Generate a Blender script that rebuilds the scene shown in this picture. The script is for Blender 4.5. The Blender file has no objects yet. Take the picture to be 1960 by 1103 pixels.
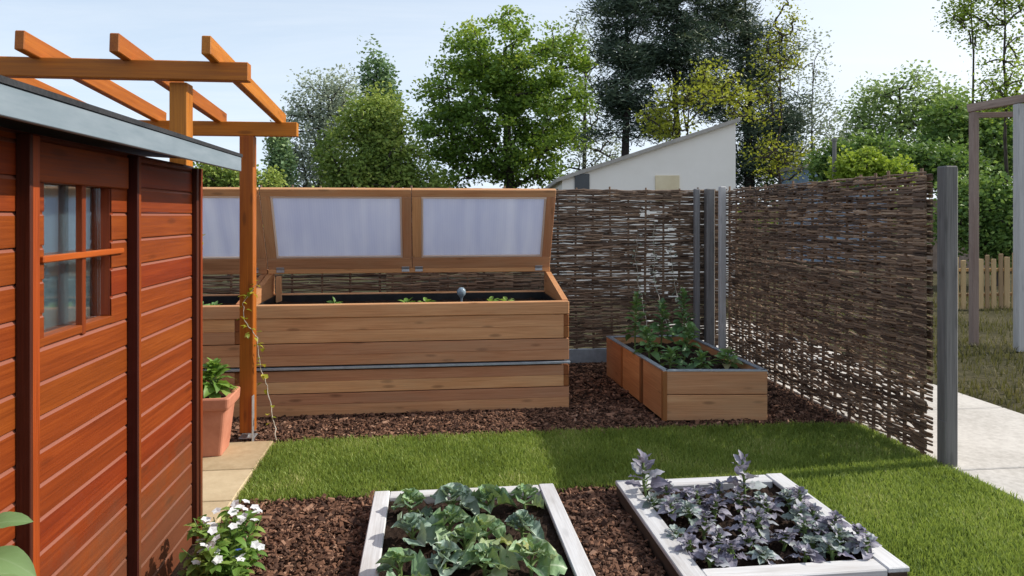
import bpy, math, random
import numpy as np
from mathutils import Vector, Matrix

rng = np.random.default_rng(7)
random.seed(7)
D = bpy.data
col = bpy.context.scene.collection
sc = bpy.context.scene

# ------------------------------------------------------------------ camera model (level camera, lens shift)
F, CU, HV, CH = 1356.0, 980.0, 412.0, 1.5
TH = math.radians(6.73)
CT, ST = math.cos(TH), math.sin(TH)

def ground(u, v, z=0.0):
    d = F * (CH - z) / (v - HV); r = (u - CU) / F * d
    return (r * CT + d * ST, d * CT - r * ST)

def at_depth(u, d):
    r = (u - CU) / F * d
    return (r * CT + d * ST, d * CT - r * ST)

# ------------------------------------------------------------------ materials
def new_mat(name):
    m = D.materials.new(name); m.use_nodes = True
    nt = m.node_tree
    for n in list(nt.nodes): nt.nodes.remove(n)
    return m, nt

class NT:
    def __init__(s, nt): s.nt = nt
    def n(s, t, **kw):
        x = s.nt.nodes.new(t)
        for k, v in kw.items(): setattr(x, k, v)
        return x
    def l(s, a, b): s.nt.links.new(a, b)
    def attr(s, name): return s.n('ShaderNodeAttribute', attribute_name=name)
    def ramp(s, fac, stops, interp='LINEAR'):
        r = s.n('ShaderNodeValToRGB'); e = r.color_ramp.elements
        r.color_ramp.interpolation = interp
        while len(e) > 1: e.remove(e[-1])
        e[0].position = stops[0][0]; e[0].color = (*stops[0][1], 1)
        for p, c in stops[1:]:
            q = e.new(p); q.color = (*c, 1)
        s.l(fac, r.inputs[0]); return r
    def mapv(s, vec, scale):
        m = s.n('ShaderNodeVectorMath', operation='MULTIPLY'); s.l(vec, m.inputs[0]); m.inputs[1].default_value = scale
        return m.outputs[0]
    def noise(s, vec, scale, detail=4, rough=.6, dist=0):
        n = s.n('ShaderNodeTexNoise'); s.l(vec, n.inputs['Vector'])
        n.inputs['Scale'].default_value = scale; n.inputs['Detail'].default_value = detail
        n.inputs['Roughness'].default_value = rough; n.inputs['Distortion'].default_value = dist
        return n.outputs['Fac']
    def mix(s, fac, a, b, blend='MIX'):
        m = s.n('ShaderNodeMix', data_type='RGBA', blend_type=blend)
        for sock, v in ((m.inputs[0], fac), (m.inputs[6], a), (m.inputs[7], b)):
            if hasattr(v, 'is_linked'): s.l(v, sock)
            elif isinstance(v, tuple): sock.default_value = (*v, 1)
            else: sock.default_value = v
        return m.outputs[2]
    def math(s, op, a, b=None, c=None):
        m = s.n('ShaderNodeMath', operation=op)
        for i, v in enumerate((a, b, c)):
            if v is None: continue
            if hasattr(v, 'is_linked'): s.l(v, m.inputs[i])
            else: m.inputs[i].default_value = v
        return m.outputs[0]
    def out(s, sh): o = s.n('ShaderNodeOutputMaterial'); s.l(sh, o.inputs[0])
    def bsdf(s, color, rough=.6, spec=.35, normal=None, metal=0.0):
        b = s.n('ShaderNodeBsdfPrincipled')
        if hasattr(color, 'is_linked'): s.l(color, b.inputs['Base Color'])
        else: b.inputs['Base Color'].default_value = (*color, 1)
        if hasattr(rough, 'is_linked'): s.l(rough, b.inputs['Roughness'])
        else: b.inputs['Roughness'].default_value = rough
        b.inputs['Specular IOR Level'].default_value = spec
        b.inputs['Metallic'].default_value = metal
        if normal is not None: s.l(normal, b.inputs['Normal'])
        return b.outputs[0]
    def bump(s, h, strength=.3, dist=.01):
        b = s.n('ShaderNodeBump'); s.l(h, b.inputs['Height'])
        b.inputs['Strength'].default_value = strength; b.inputs['Distance'].default_value = dist
        return b.outputs[0]

def wood(name, c_dark, c_mid, c_light, rough=.62, spec=.3, knot=.5, weather=None, vary=.35, bump=.25, dirt=False):
    m, nt = new_mat(name); t = NT(nt)
    gc = t.attr('gc').outputs['Vector']; tone = t.attr('tone').outputs['Fac']
    grain = t.noise(t.mapv(gc, (2.6, 120, 120)), 1.0, 5, .7, .5)
    broad = t.noise(t.mapv(gc, (.9, 9, 9)), 1.0, 3, .55, 1.2)
    f = t.math('ADD', t.math('MULTIPLY', grain, .62), t.math('MULTIPLY', broad, .38))
    r = t.ramp(f, [(.30, c_dark), (.5, c_mid), (.70, c_light)])
    c = r.outputs[0]
    # knots
    v = t.n('ShaderNodeTexVoronoi'); t.l(t.mapv(gc, (3.2, 12, 12)), v.inputs['Vector']); v.inputs['Scale'].default_value = 1.0
    k = t.ramp(v.outputs['Distance'], [(.0, (1, 1, 1)), (.10, (.75, .75, .75)), (.19, (0, 0, 0))])
    kf = t.math('MULTIPLY', k.outputs[0], knot)
    c = t.mix(kf, c, tuple(x * .38 for x in c_dark))
    if weather:
        w = t.noise(t.mapv(gc, (1.3, 6, 6)), 1.0, 5, .7)
        wf = t.ramp(w, [(.45, (0, 0, 0)), (.68, (1, 1, 1))])
        c = t.mix(t.math('MULTIPLY', wf.outputs[0], weather[1]), c, weather[0])
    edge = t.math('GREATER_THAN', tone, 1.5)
    c = t.mix(edge, c, tuple(min(.8, x * .75 + .055) for x in c_light))  # paler colour paints the highlight along board top edges
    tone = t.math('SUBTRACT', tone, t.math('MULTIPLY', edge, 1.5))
    val = t.math('ADD', t.math('MULTIPLY', tone, vary), 1 - vary * .5)
    h = t.n('ShaderNodeHueSaturation'); t.l(c, h.inputs['Color']); t.l(val, h.inputs['Value'])
    if dirt:
        oc = t.n('ShaderNodeTexCoord').outputs['Object']; so = t.n('ShaderNodeSeparateXYZ'); t.l(oc, so.inputs[0])
        dn = t.noise(oc, 7, 5, .7); dz = t.math('ADD', so.outputs[2], t.math('MULTIPLY', dn, -.55))
        dr = t.ramp(dz, [(.0, (1, 1, 1)), (.32, (0, 0, 0))]).outputs[0]
        c2 = t.mix(t.math('MULTIPLY', dr, .62), h.outputs[0], (.10, .055, .032))
        fn = t.noise(t.mapv(oc, (1, 1.6, 2.2)), 3.2, 6, .72)
        fr_ = t.ramp(fn, [(.52, (0, 0, 0)), (.72, (1, 1, 1))]).outputs[0]
        c2 = t.mix(t.math('MULTIPLY', fr_, .18), c2, (.17, .030, .006))
    hs = t.math('ADD', t.math('MULTIPLY', tone, .014), .493); t.l(hs, h.inputs['Hue'])
    rr = t.math('ADD', t.math('MULTIPLY', grain, .3), rough - .15)
    t.out(t.bsdf(c2 if dirt else h.outputs[0], rr, spec, t.bump(f, bump, .004)))
    return m

def leafy(name, stops, trans=.3, rough=.5, spec=.35, trans_col=(.20, .32, .03), vein=None):
    m, nt = new_mat(name); t = NT(nt)
    tone = t.attr('tone').outputs['Fac']
    c = t.ramp(tone, stops).outputs[0]
    if vein:
        gc = t.attr('gc').outputs['Vector']
        sp = t.n('ShaderNodeSeparateXYZ'); t.l(gc, sp.inputs[0])
        mid = t.math('ABSOLUTE', sp.outputs[1])
        mm = t.ramp(mid, [(.0, (1, 1, 1)), (.10, (0, 0, 0))]).outputs[0]
        ang = t.math('SUBTRACT', sp.outputs[0], t.math('MULTIPLY', mid, .5))
        w = t.math('ABSOLUTE', t.math('SINE', t.math('MULTIPLY', ang, 16.0)))
        sv = t.ramp(w, [(.0, (1, 1, 1)), (.22, (0, 0, 0))]).outputs[0]
        vf = t.math('MAXIMUM', mm, t.math('MULTIPLY', sv, .45))
        c = t.mix(t.math('MULTIPLY', vf, vein[1]), c, vein[0])
        n = t.noise(t.mapv(gc, (3, 3, 30)), 1.5, 3)
        c = t.mix(t.math('MULTIPLY', n, .45), c, vein[2])
    p = t.bsdf(c, rough, spec)
    tr = t.n('ShaderNodeBsdfTranslucent')
    tc = t.mix(.6, c, trans_col); t.l(tc, tr.inputs[0])
    mx = t.n('ShaderNodeMixShader'); mx.inputs[0].default_value = trans
    t.l(p, mx.inputs[1]); t.l(tr.outputs[0], mx.inputs[2]); t.out(mx.outputs[0])
    return m

def noisy(name, stops, scale=8, rough=.8, spec=.2, bump=.3, bdist=.01, detail=6, stretch=(1, 1, 1), metal=0, tone_amt=0.0, scale2=None):
    m, nt = new_mat(name); t = NT(nt)
    tc = t.n('ShaderNodeTexCoord').outputs['Object']
    n = t.noise(t.mapv(tc, stretch), scale, detail, .65)
    f = n
    if scale2:
        n2 = t.noise(tc, scale2, 3, .5); f = t.math('ADD', t.math('MULTIPLY', n, .55), t.math('MULTIPLY', n2, .45))
    if tone_amt:
        tone = t.attr('tone').outputs['Fac']
        f = t.math('ADD', t.math('MULTIPLY', f, 1 - tone_amt), t.math('MULTIPLY', tone, tone_amt))
    c = t.ramp(f, stops).outputs[0]
    t.out(t.bsdf(c, rough, spec, t.bump(n, bump, bdist), metal))
    return m

M = {}
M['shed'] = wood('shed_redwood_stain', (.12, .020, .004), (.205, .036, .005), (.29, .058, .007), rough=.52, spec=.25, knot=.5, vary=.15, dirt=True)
M['shed_dark'] = wood('shed_dark_stain_and_shade', (.03, .007, .004), (.06, .012, .006), (.10, .019, .008), rough=.5, spec=.3, knot=.3)
M['shed_light'] = wood('shed_trim_stain', (.20, .038, .005), (.36, .070, .007), (.48, .105, .010), rough=.5, spec=.35, knot=.4)
M['pergola'] = wood('pergola_orange_stain', (.26, .072, .008), (.42, .130, .011), (.56, .19, .018), rough=.5, spec=.35, knot=.6)
M['larch'] = wood('larch_boards', (.38, .165, .072), (.56, .275, .130), (.70, .395, .205), rough=.6, spec=.3, knot=.65, weather=((.50, .31, .175), .5), vary=.36)
M['larch_end'] = wood('larch_end_grain', (.17, .06, .022), (.27, .10, .035), (.36, .15, .055), rough=.7, spec=.2, knot=.2)
M['larch_red'] = wood('larch_reddish_boards', (.36, .145, .055), (.52, .24, .10), (.64, .33, .15), rough=.6, spec=.3, knot=.4, vary=.5)
M['greywood'] = wood('weathered_grey_wood', (.13, .125, .125), (.24, .235, .235), (.34, .335, .33), rough=.8, spec=.15, knot=.35)
M['palewood'] = wood('pale_silvered_wood', (.34, .33, .32), (.47, .46, .45), (.58, .57, .56), rough=.75, spec=.2, knot=.3)
M['bluewood'] = wood('blue_grey_post', (.10, .095, .09), (.185, .178, .172), (.28, .27, .26), rough=.8, spec=.15, knot=.35)
M['sleeper'] = wood('whitewashed_sleeper', (.44, .43, .43), (.62, .62, .63), (.76, .77, .79), rough=.6, spec=.3, knot=.25, weather=((.42, .38, .34), .5), vary=.2)
M['picket'] = wood('picket_wood', (.30, .20, .10), (.44, .30, .16), (.56, .40, .22), rough=.7, spec=.2, knot=.3, vary=.7)
M['brownbeam'] = wood('brown_grey_beam', (.20, .14, .11), (.32, .24, .20), (.42, .34, .29), rough=.7, spec=.2, knot=.3)
M['willow'] = wood('woven_willow_rods', (.078, .046, .030), (.20, .128, .082), (.40, .295, .215), rough=.62, spec=.35, knot=.0, vary=1.5)
M['bark'] = noisy('tree_bark', [(.3, (.03, .025, .022)), (.7, (.09, .075, .065))], 6, .9, .1, .5, .02, stretch=(3, 3, 1))
M['barkpine'] = noisy('pine_bark', [(.3, (.018, .015, .015)), (.7, (.055, .045, .042))], 6, .9, .1, .5, .02, stretch=(3, 3, 1))
M['twig'] = noisy('pale_twig', [(.3, (.38, .33, .27)), (.7, (.58, .54, .47))], 30, .8, .2, .2)
M['stem'] = noisy('green_stem', [(.3, (.07, .12, .03)), (.7, (.18, .26, .08))], 30, .6, .3, .1)
M['zinc'] = noisy('galvanised_steel', [(.3, (.30, .34, .38)), (.7, (.47, .52, .57))], 14, .42, .5, .05, .002, metal=.55)
M['steel'] = noisy('dull_steel_bracket', [(.3, (.40, .42, .44)), (.7, (.55, .57, .60))], 25, .4, .5, .05, .002, metal=.6)
M['fascia'] = noisy('pale_blue_fascia_paint', [(.3, (.17, .22, .26)), (.7, (.25, .30, .345))], 5, .55, .35, .08, .003, stretch=(4, .6, 4))
M['felt'] = noisy('dark_roofing_felt', [(.3, (.018, .019, .022)), (.7, (.06, .062, .068))], 90, .9, .15, .5, .003, scale2=5)
M['liner'] = noisy('black_liner', [(.3, (.008, .008, .009)), (.7, (.02, .02, .022))], 10, .5, .3, .2)
M['soil'] = noisy('garden_soil', [(.3, (.012, .008, .006)), (.55, (.035, .022, .016)), (.75, (.085, .055, .04))], 45, .95, .1, .8, .02, scale2=8)
M['mulch'] = noisy('mulch_base', [(.3, (.012, .008, .006)), (.55, (.04, .023, .016)), (.75, (.10, .06, .042))], 50, .95, .1, .9, .02, scale2=6)
M['chip'] = noisy('bark_chip', [(.0, (.018, .010, .007)), (.3, (.060, .031, .021)), (.6, (.20, .100, .060)), (1, (.46, .29, .20))], 60, .85, .2, .4, .003, tone_amt=.75)
M['lawn'] = noisy('lawn_soil', [(.3, (.035, .055, .012)), (.7, (.085, .115, .028))], 30, .95, .1, .6, .02, scale2=3)
M['rough'] = noisy('rough_grass_ground', [(.3, (.025, .026, .012)), (.5, (.06, .055, .026)), (.72, (.12, .10, .055))], 14, .95, .1, .7, .04, scale2=.7)  # ground colour darkened to carry the shade of the trees
M['path'] = noisy('pale_concrete', [(.3, (.36, .335, .30)), (.55, (.56, .53, .49)), (.75, (.68, .65, .60))], 26, .85, .2, .15, .004, scale2=1.3)
M['flag'] = noisy('tan_flagstone', [(.3, (.37, .27, .155)), (.7, (.60, .48, .31))], 16, .8, .2, .25, .006, scale2=2.2, tone_amt=.25)
M['joint'] = noisy('sandy_joint', [(.3, (.25, .19, .12)), (.7, (.36, .28, .18))], 60, .95, .1, .3)
M['terracotta'] = noisy('terracotta', [(.3, (.40, .145, .085)), (.7, (.62, .27, .175))], 9, .75, .25, .15, .004, scale2=2.5)
M['render'] = noisy('white_wall_render', [(.3, (.83, .785, .72)), (.7, (.90, .86, .80))], 3, .85, .15, .1, .004, scale2=.6)
M['ochre'] = noisy('ochre_board', [(.3, (.66, .55, .36)), (.7, (.76, .66, .46))], 4, .8, .2, .1)
M['roofedge'] = noisy('grey_brown_roof_edge', [(.3, (.33, .31, .28)), (.7, (.46, .43, .39))], 8, .8, .2, .2)
M['darkpane'] = noisy('dark_window_pane', [(.3, (.02, .022, .026)), (.7, (.04, .045, .05))], 3, .15, .5, .0)
M['bluewall'] = noisy('pale_blue_wall', [(.3, (.22, .32, .46)), (.7, (.32, .42, .56))], 2, .8, .2, .1)
M['curtain'] = noisy('grey_curtain_cloth', [(.3, (.44, .55, .59)), (.7, (.66, .76, .80))], 6, .9, .1, .1, stretch=(1, 8, .4))
M['blade'] = leafy('grass_blade', [(0, (.085, .135, .022)), (.5, (.23, .32, .065)), (.85, (.36, .43, .11)), (1, (.54, .50, .23))], .38, .5, .25, (.40, .50, .08))
M['weed'] = leafy('rough_grass_blade', [(0, (.04, .042, .015)), (.5, (.10, .098, .038)), (1, (.22, .18, .09))], .3, .6, .2, (.2, .2, .05))
M['cabbage'] = leafy('cabbage_leaf', [(0, (.03, .085, .03)), (.35, (.085, .20, .065)), (.62, (.20, .35, .12)), (.82, (.38, .50, .26)), (.90, (.30, .32, .04)), (1, (.34, .30, .03))], .25, .42, .45, (.30, .42, .06), vein=((.62, .70, .50), .8, (.33, .44, .36)))
M['cabbage_grey'] = leafy('grey_green_cabbage_leaf', [(0, (.05, .11, .07)), (.4, (.14, .25, .17)), (.75, (.30, .42, .33)), (1, (.45, .54, .42))], .22, .42, .45, (.30, .42, .16), vein=((.66, .72, .58), .8, (.36, .46, .42)))
M['kale'] = leafy('purple_kale_leaf', [(0, (.07, .05, .095)), (.35, (.19, .165, .24)), (.7, (.36, .335, .41)), (1, (.50, .55, .53))], .18, .55, .3, (.28, .25, .30), vein=((.56, .48, .58), .6, (.30, .34, .37)))
M['kale_green'] = leafy('grey_green_kale_leaf', [(0, (0.088, 0.132, 0.099)), (.4, (0.220, 0.297, 0.253)), (.7, (0.396, 0.484, 0.451)), (1, (0.462, 0.385, 0.528))], .18, .5, .35, (.3, .34, .24), vein=((.5, .46, .54), .6, (.36, .42, .42)))
M['chard'] = leafy('planter_leaf', [(0, (0.046, 0.115, 0.034)), (.5, (0.115, 0.253, 0.069)), (.85, (0.218, 0.380, 0.103)), (1, (0.276, 0.161, 0.081))], .3, .45, .35, (.28, .44, .06), vein=((.34, .44, .24), .5, (.18, .30, .18)))
M['bright'] = leafy('bright_young_leaf', [(0, (0.066, 0.154, 0.022)), (.5, (0.165, 0.308, 0.044)), (1, (0.374, 0.462, 0.110))], .35, .45, .35, (.30, .45, .05), vein=((.35, .45, .2), .3, (.2, .33, .1)))
M['vine'] = leafy('yellow_vine_leaf', [(0, (.18, .22, .02)), (.5, (.36, .36, .03)), (1, (.52, .46, .06))], .35, .5, .3, (.45, .42, .04))
M['petal'] = leafy('white_petal', [(0, (.72, .73, .76)), (1, (.85, .86, .88))], .25, .6, .2, (.8, .8, .8))
M['bluepetal'] = leafy('blue_petal', [(0, (.05, .09, .42)), (1, (.12, .18, .55))], .2, .6, .2, (.1, .15, .5))
M['pale_leaf'] = leafy('pale_broad_leaf', [(0, (.14, .25, .09)), (.6, (.22, .36, .14)), (1, (.30, .42, .16))], .4, .5, .3, (.35, .5, .12), vein=((.36, .5, .28), .4, (.26, .38, .2)))
M['lindens'] = leafy('round_tree_leaf', [(0, (0.059, 0.112, 0.029)), (.45, (0.164, 0.281, 0.051)), (.8, (0.330, 0.464, 0.061)), (1, (0.627, 0.674, 0.098))], .38, .5, .3, (.25, .36, .03))
M['bushy'] = leafy('bushy_tree_leaf', [(0, (0.088, 0.135, 0.039)), (.5, (0.222, 0.326, 0.072)), (1, (0.506, 0.566, 0.129))], .35, .55, .25, (.25, .32, .04))
M['greyleaf'] = leafy('grey_willow_leaf', [(0, (0.175, 0.215, 0.166)), (.5, (0.331, 0.390, 0.293)), (1, (0.565, 0.624, 0.468))], .35, .6, .2, (.34, .38, .22))
M['poplar'] = leafy('poplar_leaf', [(0, (0.074, 0.135, 0.074)), (.5, (0.159, 0.270, 0.122)), (1, (0.319, 0.416, 0.196))], .3, .55, .25, (.2, .3, .08))
M['needle'] = leafy('pine_needle', [(0, (0.024, 0.038, 0.030)), (.5, (0.058, 0.093, 0.063)), (.9, (0.121, 0.163, 0.099)), (1, (0.219, 0.248, 0.116))], .1, .5, .3, (.05, .09, .03))
M['acid'] = leafy('acid_green_leaf', [(0, (0.159, 0.185, 0.020)), (.5, (0.317, 0.356, 0.039)), (1, (0.529, 0.529, 0.079))], .4, .5, .25, (.42, .45, .04))
M['airy'] = leafy('airy_tree_leaf', [(0, (0.118, 0.179, 0.066)), (.5, (0.247, 0.346, 0.122)), (1, (0.471, 0.562, 0.224))], .4, .55, .25, (.3, .42, .1))
M['hedge'] = leafy('dark_hedge_leaf', [(0, (0.048, 0.090, 0.034)), (.5, (0.135, 0.242, 0.062)), (1, (0.327, 0.454, 0.113))], .3, .5, .3, (.18, .28, .03))
M['lime'] = leafy('lime_shrub_leaf', [(0, (0.110, 0.193, 0.021)), (.5, (0.235, 0.345, 0.041)), (1, (0.414, 0.497, 0.083))], .4, .5, .25, (.36, .46, .04))

def poly_pane():
    m, nt = new_mat('twinwall_polycarbonate'); t = NT(nt)
    tc = t.n('ShaderNodeTexCoord').outputs['Object']
    sp = t.n('ShaderNodeSeparateXYZ'); t.l(tc, sp.inputs[0])
    rib = t.math('ABSOLUTE', t.math('SINE', t.math('MULTIPLY', sp.outputs[0], 3.14159 / .02)))
    n = t.noise(t.mapv(tc, (2.5, .7, .7)), 1.6, 3)
    n3 = t.noise(t.mapv(tc, (9, .5, .5)), 1.5, 3)
    c = t.ramp(t.math('ADD', t.math('MULTIPLY', n, .6), t.math('MULTIPLY', n3, .4)), [(.3, (.58, .62, .77)), (.7, (.78, .81, .89))]).outputs[0]
    c = t.mix(t.math('MULTIPLY', rib, .12), c, (.9, .92, .97))
    p = t.bsdf(c, .28, .5)
    tr = t.n('ShaderNodeBsdfTranslucent'); t.l(c, tr.inputs[0])
    tp = t.n('ShaderNodeBsdfTransparent'); tp.inputs[0].default_value = (.82, .84, .95, 1)
    m1 = t.n('ShaderNodeMixShader'); m1.inputs[0].default_value = .6; t.l(p, m1.inputs[1]); t.l(tr.outputs[0], m1.inputs[2])
    m2 = t.n('ShaderNodeMixShader'); m2.inputs[0].default_value = .06; t.l(m1.outputs[0], m2.inputs[1]); t.l(tp.outputs[0], m2.inputs[2])
    t.out(m2.outputs[0]); return m
M['poly'] = poly_pane()

def glass_pane():
    m, nt = new_mat('window_glass'); t = NT(nt)
    tc = t.n('ShaderNodeTexCoord').outputs['Object']
    n = t.noise(tc, 5, 2)
    g = t.n('ShaderNodeBsdfGlossy'); g.inputs['Roughness'].default_value = .04; g.inputs['Color'].default_value = (.85, .92, .95, 1)
    t.l(t.bump(n, .03, .01), g.inputs['Normal'])
    tp = t.n('ShaderNodeBsdfTransparent'); tp.inputs[0].default_value = (.93, .96, .97, 1)
    fr = t.n('ShaderNodeFresnel'); fr.inputs[0].default_value = 1.5
    fac = t.math('MINIMUM', t.math('MULTIPLY', fr.outputs[0], 2.2), .9)
    mx = t.n('ShaderNodeMixShader'); t.l(fac, mx.inputs[0]); t.l(tp.outputs[0], mx.inputs[1]); t.l(g.outputs[0], mx.inputs[2])
    t.out(mx.outputs[0]); return m
M['glass'] = glass_pane()

# ------------------------------------------------------------------ mesh builder
class MB:
    def __init__(s): s.V = []; s.GC = []; s.T = []; s.Fc = []; s.n = 0
    def add(s, V, faces, gc=None, tone=None):
        V = np.asarray(V, float).reshape(-1, 3); k = len(V)
        s.V.append(V)
        s.GC.append(V if gc is None else np.asarray(gc, float).reshape(-1, 3))
        if tone is None: tone = random.random()
        s.T.append(np.full(k, tone) if np.isscalar(tone) else np.asarray(tone, float))
        if isinstance(faces, np.ndarray): s.Fc.append(faces + s.n)
        else:
            by = {}
            for f in faces: by.setdefault(len(f), []).append(f)
            for f in by.values(): s.Fc.append(np.array(f) + s.n)
        s.n += k
    def box(s, c, size, rot=None, ch=.003, axis=None, tone=None):
        """chamfered box; gc runs along its longest side"""
        h = np.array(size, float) / 2; ch = min(ch, h.min() * .45)
        V = []; idx = {}
        for sx in (-1, 1):
            for sy in (-1, 1):
                for sz in (-1, 1):
                    sg = np.array((sx, sy, sz))
                    for a in range(3):
                        p = sg * (h - ch); p[a] = sg[a] * h[a]
                        idx[(sx, sy, sz, a)] = len(V); V.append(p)
        V = np.array(V); Fs = []
        for a in range(3):
            b, c2 = (a + 1) % 3, (a + 2) % 3
            for sg in (-1, 1):
                q = []
                for (i, j) in ((-1, -1), (1, -1), (1, 1), (-1, 1)):
                    k = [0, 0, 0]; k[a] = sg; k[b] = i; k[c2] = j; q.append(idx[(*k, a)])
                Fs.append(q if sg > 0 else q[::-1])
        for a in range(3):                      # edges along axis a
            b, c2 = (a + 1) % 3, (a + 2) % 3
            for i in (-1, 1):
                for j in (-1, 1):
                    k0 = [0, 0, 0]; k0[b] = i; k0[c2] = j; k1 = k0[:]; k0[a] = -1; k1[a] = 1
                    q = [idx[(*k0, b)], idx[(*k1, b)], idx[(*k1, c2)], idx[(*k0, c2)]]
                    Fs.append(q if i * j < 0 else q[::-1])
        for sx in (-1, 1):
            for sy in (-1, 1):
                for sz in (-1, 1):
                    q = [idx[(sx, sy, sz, a)] for a in range(3)]
                    Fs.append(q if sx * sy * sz > 0 else q[::-1])
        # check winding
        out = []
        for f in Fs:
            P = V[f]; nrm = np.cross(P[1] - P[0], P[2] - P[0])
            out.append(f if nrm @ P.mean(0) > 0 else f[::-1])
        L = int(np.argmax(h)) if axis is None else axis
        o = [L, (L + 1) % 3, (L + 2) % 3]
        gc = V[:, o] + np.array((random.uniform(-50, 50), random.uniform(-50, 50), random.uniform(-50, 50)))
        W = V if rot is None else V @ np.array(rot.to_3x3()).T
        s.add(W + np.array(c, float), out, gc, tone)
    def bar(s, a, b, w, t, up=(0, 0, 1), ch=.003, tone=None):
        """bar of section w (sideways) x t (along up) from a to b"""
        a = Vector(a); b = Vector(b); x = (b - a); L = x.length; x.normalize()
        y = Vector(up).cross(x).normalized(); z = x.cross(y)
        R = Matrix((x, y, z)).transposed()
        s.box((a + b) / 2, (L, w, t), R, ch, axis=0, tone=tone)
    def tube(s, P, r, n=6, tone=None, cap=True, ref=(0.31, .2, .93)):
        P = np.asarray(P, float); k = len(P); r = np.broadcast_to(np.asarray(r, float), (k,))
        T = np.gradient(P, axis=0); T /= np.linalg.norm(T, axis=1)[:, None] + 1e-9
        ref = np.array(ref); U = np.cross(T, ref); U /= np.linalg.norm(U, axis=1)[:, None] + 1e-9
        W = np.cross(T, U)
        a = np.arange(n) / n * 2 * np.pi
        V = P[:, None, :] + r[:, None, None] * (np.cos(a)[None, :, None] * U[:, None, :] + np.sin(a)[None, :, None] * W[:, None, :])
        i = np.arange(k - 1)[:, None] * n; j = np.arange(n)[None, :]; j2 = (j + 1) % n
        Q = np.stack([i + j, i + j2, i + n + j2, i + n + j], -1).reshape(-1, 4)
        seg = np.r_[0, np.cumsum(np.linalg.norm(np.diff(P, axis=0), axis=1))]
        gc = np.zeros((k, n, 3)); gc[..., 0] = seg[:, None]; gc[..., 1] = (np.cos(a) * r.mean())[None]; gc[..., 2] = (np.sin(a) * r.mean())[None]
        gc += rng.uniform(-50, 50, 3)
        s.add(V.reshape(-1, 3), Q, gc.reshape(-1, 3), tone)
        if cap and n >= 3:
            s.Fc.append(np.array([list(range(n))]) + s.n - k * n); s.Fc.append(np.array([list(range(n))[::-1]]) + s.n - n)
    def prism(s, poly, z0, z1, tone=None):
        k = len(poly); V = [(x, y, z0) for x, y in poly] + [(x, y, z1) for x, y in poly]
        Fs = [list(range(k))[::-1], list(range(k, 2 * k))] + [[i, (i + 1) % k, k + (i + 1) % k, k + i] for i in range(k)]
        s.add(V, Fs, None, tone)
    def build(s, name, mat, parent=None, origin=None, smooth=False):
        V = np.concatenate(s.V); top = parent
        while top is not None and top.parent is not None: top = top.parent
        off = np.array(top.location if top is not None else (origin if origin is not None else (0, 0, 0)))
        V = V - off
        me = D.meshes.new(name)
        me.vertices.add(len(V)); me.vertices.foreach_set('co', V.astype(np.float32).ravel())
        tot = np.concatenate([np.full(len(f), f.shape[1]) for f in s.Fc])
        loops = np.concatenate([f.ravel() for f in s.Fc])
        me.loops.add(len(loops)); me.loops.foreach_set('vertex_index', loops.astype(np.int32))
        me.polygons.add(len(tot))
        me.polygons.foreach_set('loop_start', np.r_[0, np.cumsum(tot)[:-1]].astype(np.int32))
        me.polygons.foreach_set('use_smooth', np.full(len(tot), smooth))
        a = me.attributes.new('gc', 'FLOAT_VECTOR', 'POINT'); a.data.foreach_set('vector', np.concatenate(s.GC).astype(np.float32).ravel())
        a = me.attributes.new('tone', 'FLOAT', 'POINT'); a.data.foreach_set('value', np.concatenate(s.T).astype(np.float32))
        me.update(calc_edges=True); me.validate()
        me.materials.append(mat)
        o = D.objects.new(name, me); col.objects.link(o)
        if parent is not None: o.parent = parent
        else: o.location = off
        return o

def tag(o, label=None, cat=None, group=None, kind=None):
    for k, v in (('label', label), ('category', cat), ('group', group), ('kind', kind)):
        if v: o[k] = v
    return o

def thing(name, loc, label, cat, group=None):
    o = D.objects.new(name, None); col.objects.link(o); o.location = loc; o.empty_display_size = .1
    return tag(o, label, cat, group)

def onebox(name, mat, parent, c, size, rot=None, ch=.003, tone=None):
    m = MB(); m.box(c, size, rot, ch, tone=tone); return m.build(name, mat, parent)

def onebar(name, mat, parent, a, b, w, t, up=(0, 0, 1), ch=.003, tone=None):
    m = MB(); m.bar(a, b, w, t, up, ch, tone); return m.build(name, mat, parent)

def copy_tree(o, parent=None):
    c = o.copy(); col.objects.link(c)
    if parent is not None: c.parent = parent
    for ch in list(o.children): copy_tree(ch, c)
    return c

def struct(name, mat, V, Fs):
    m = MB(); m.add(V, Fs); return tag(m.build(name, mat), kind='structure')

def sheet(name, mat, x0, y0, x1, y1, z, nx=1, ny=1, amp=0):
    xs = np.linspace(x0, x1, nx + 1); ys = np.linspace(y0, y1, ny + 1)
    X, Y = np.meshgrid(xs, ys); Z = np.full_like(X, z)
    if amp: Z = Z + rng.normal(0, amp, Z.shape)
    i = np.arange(ny)[:, None] * (nx + 1) + np.arange(nx)[None]
    Q = np.stack([i, i + 1, i + nx + 2, i + nx + 1], -1).reshape(-1, 4)
    m = MB(); m.add(np.stack([X, Y, Z], -1).reshape(-1, 3), Q); return m, name, mat

# ------------------------------------------------------------------ ground
def do_sheet(*a, **k):
    m, n, mt = sheet(*a, **k); return tag(m.build(n, mt), kind='structure')
do_sheet('ground', M['rough'], -600, -60, 600, 1200, -.02)
do_sheet('mulch_bed', M['mulch'], -5.2, -1.0, 3.04, 7.35, -.006, 90, 90, .004)
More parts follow.
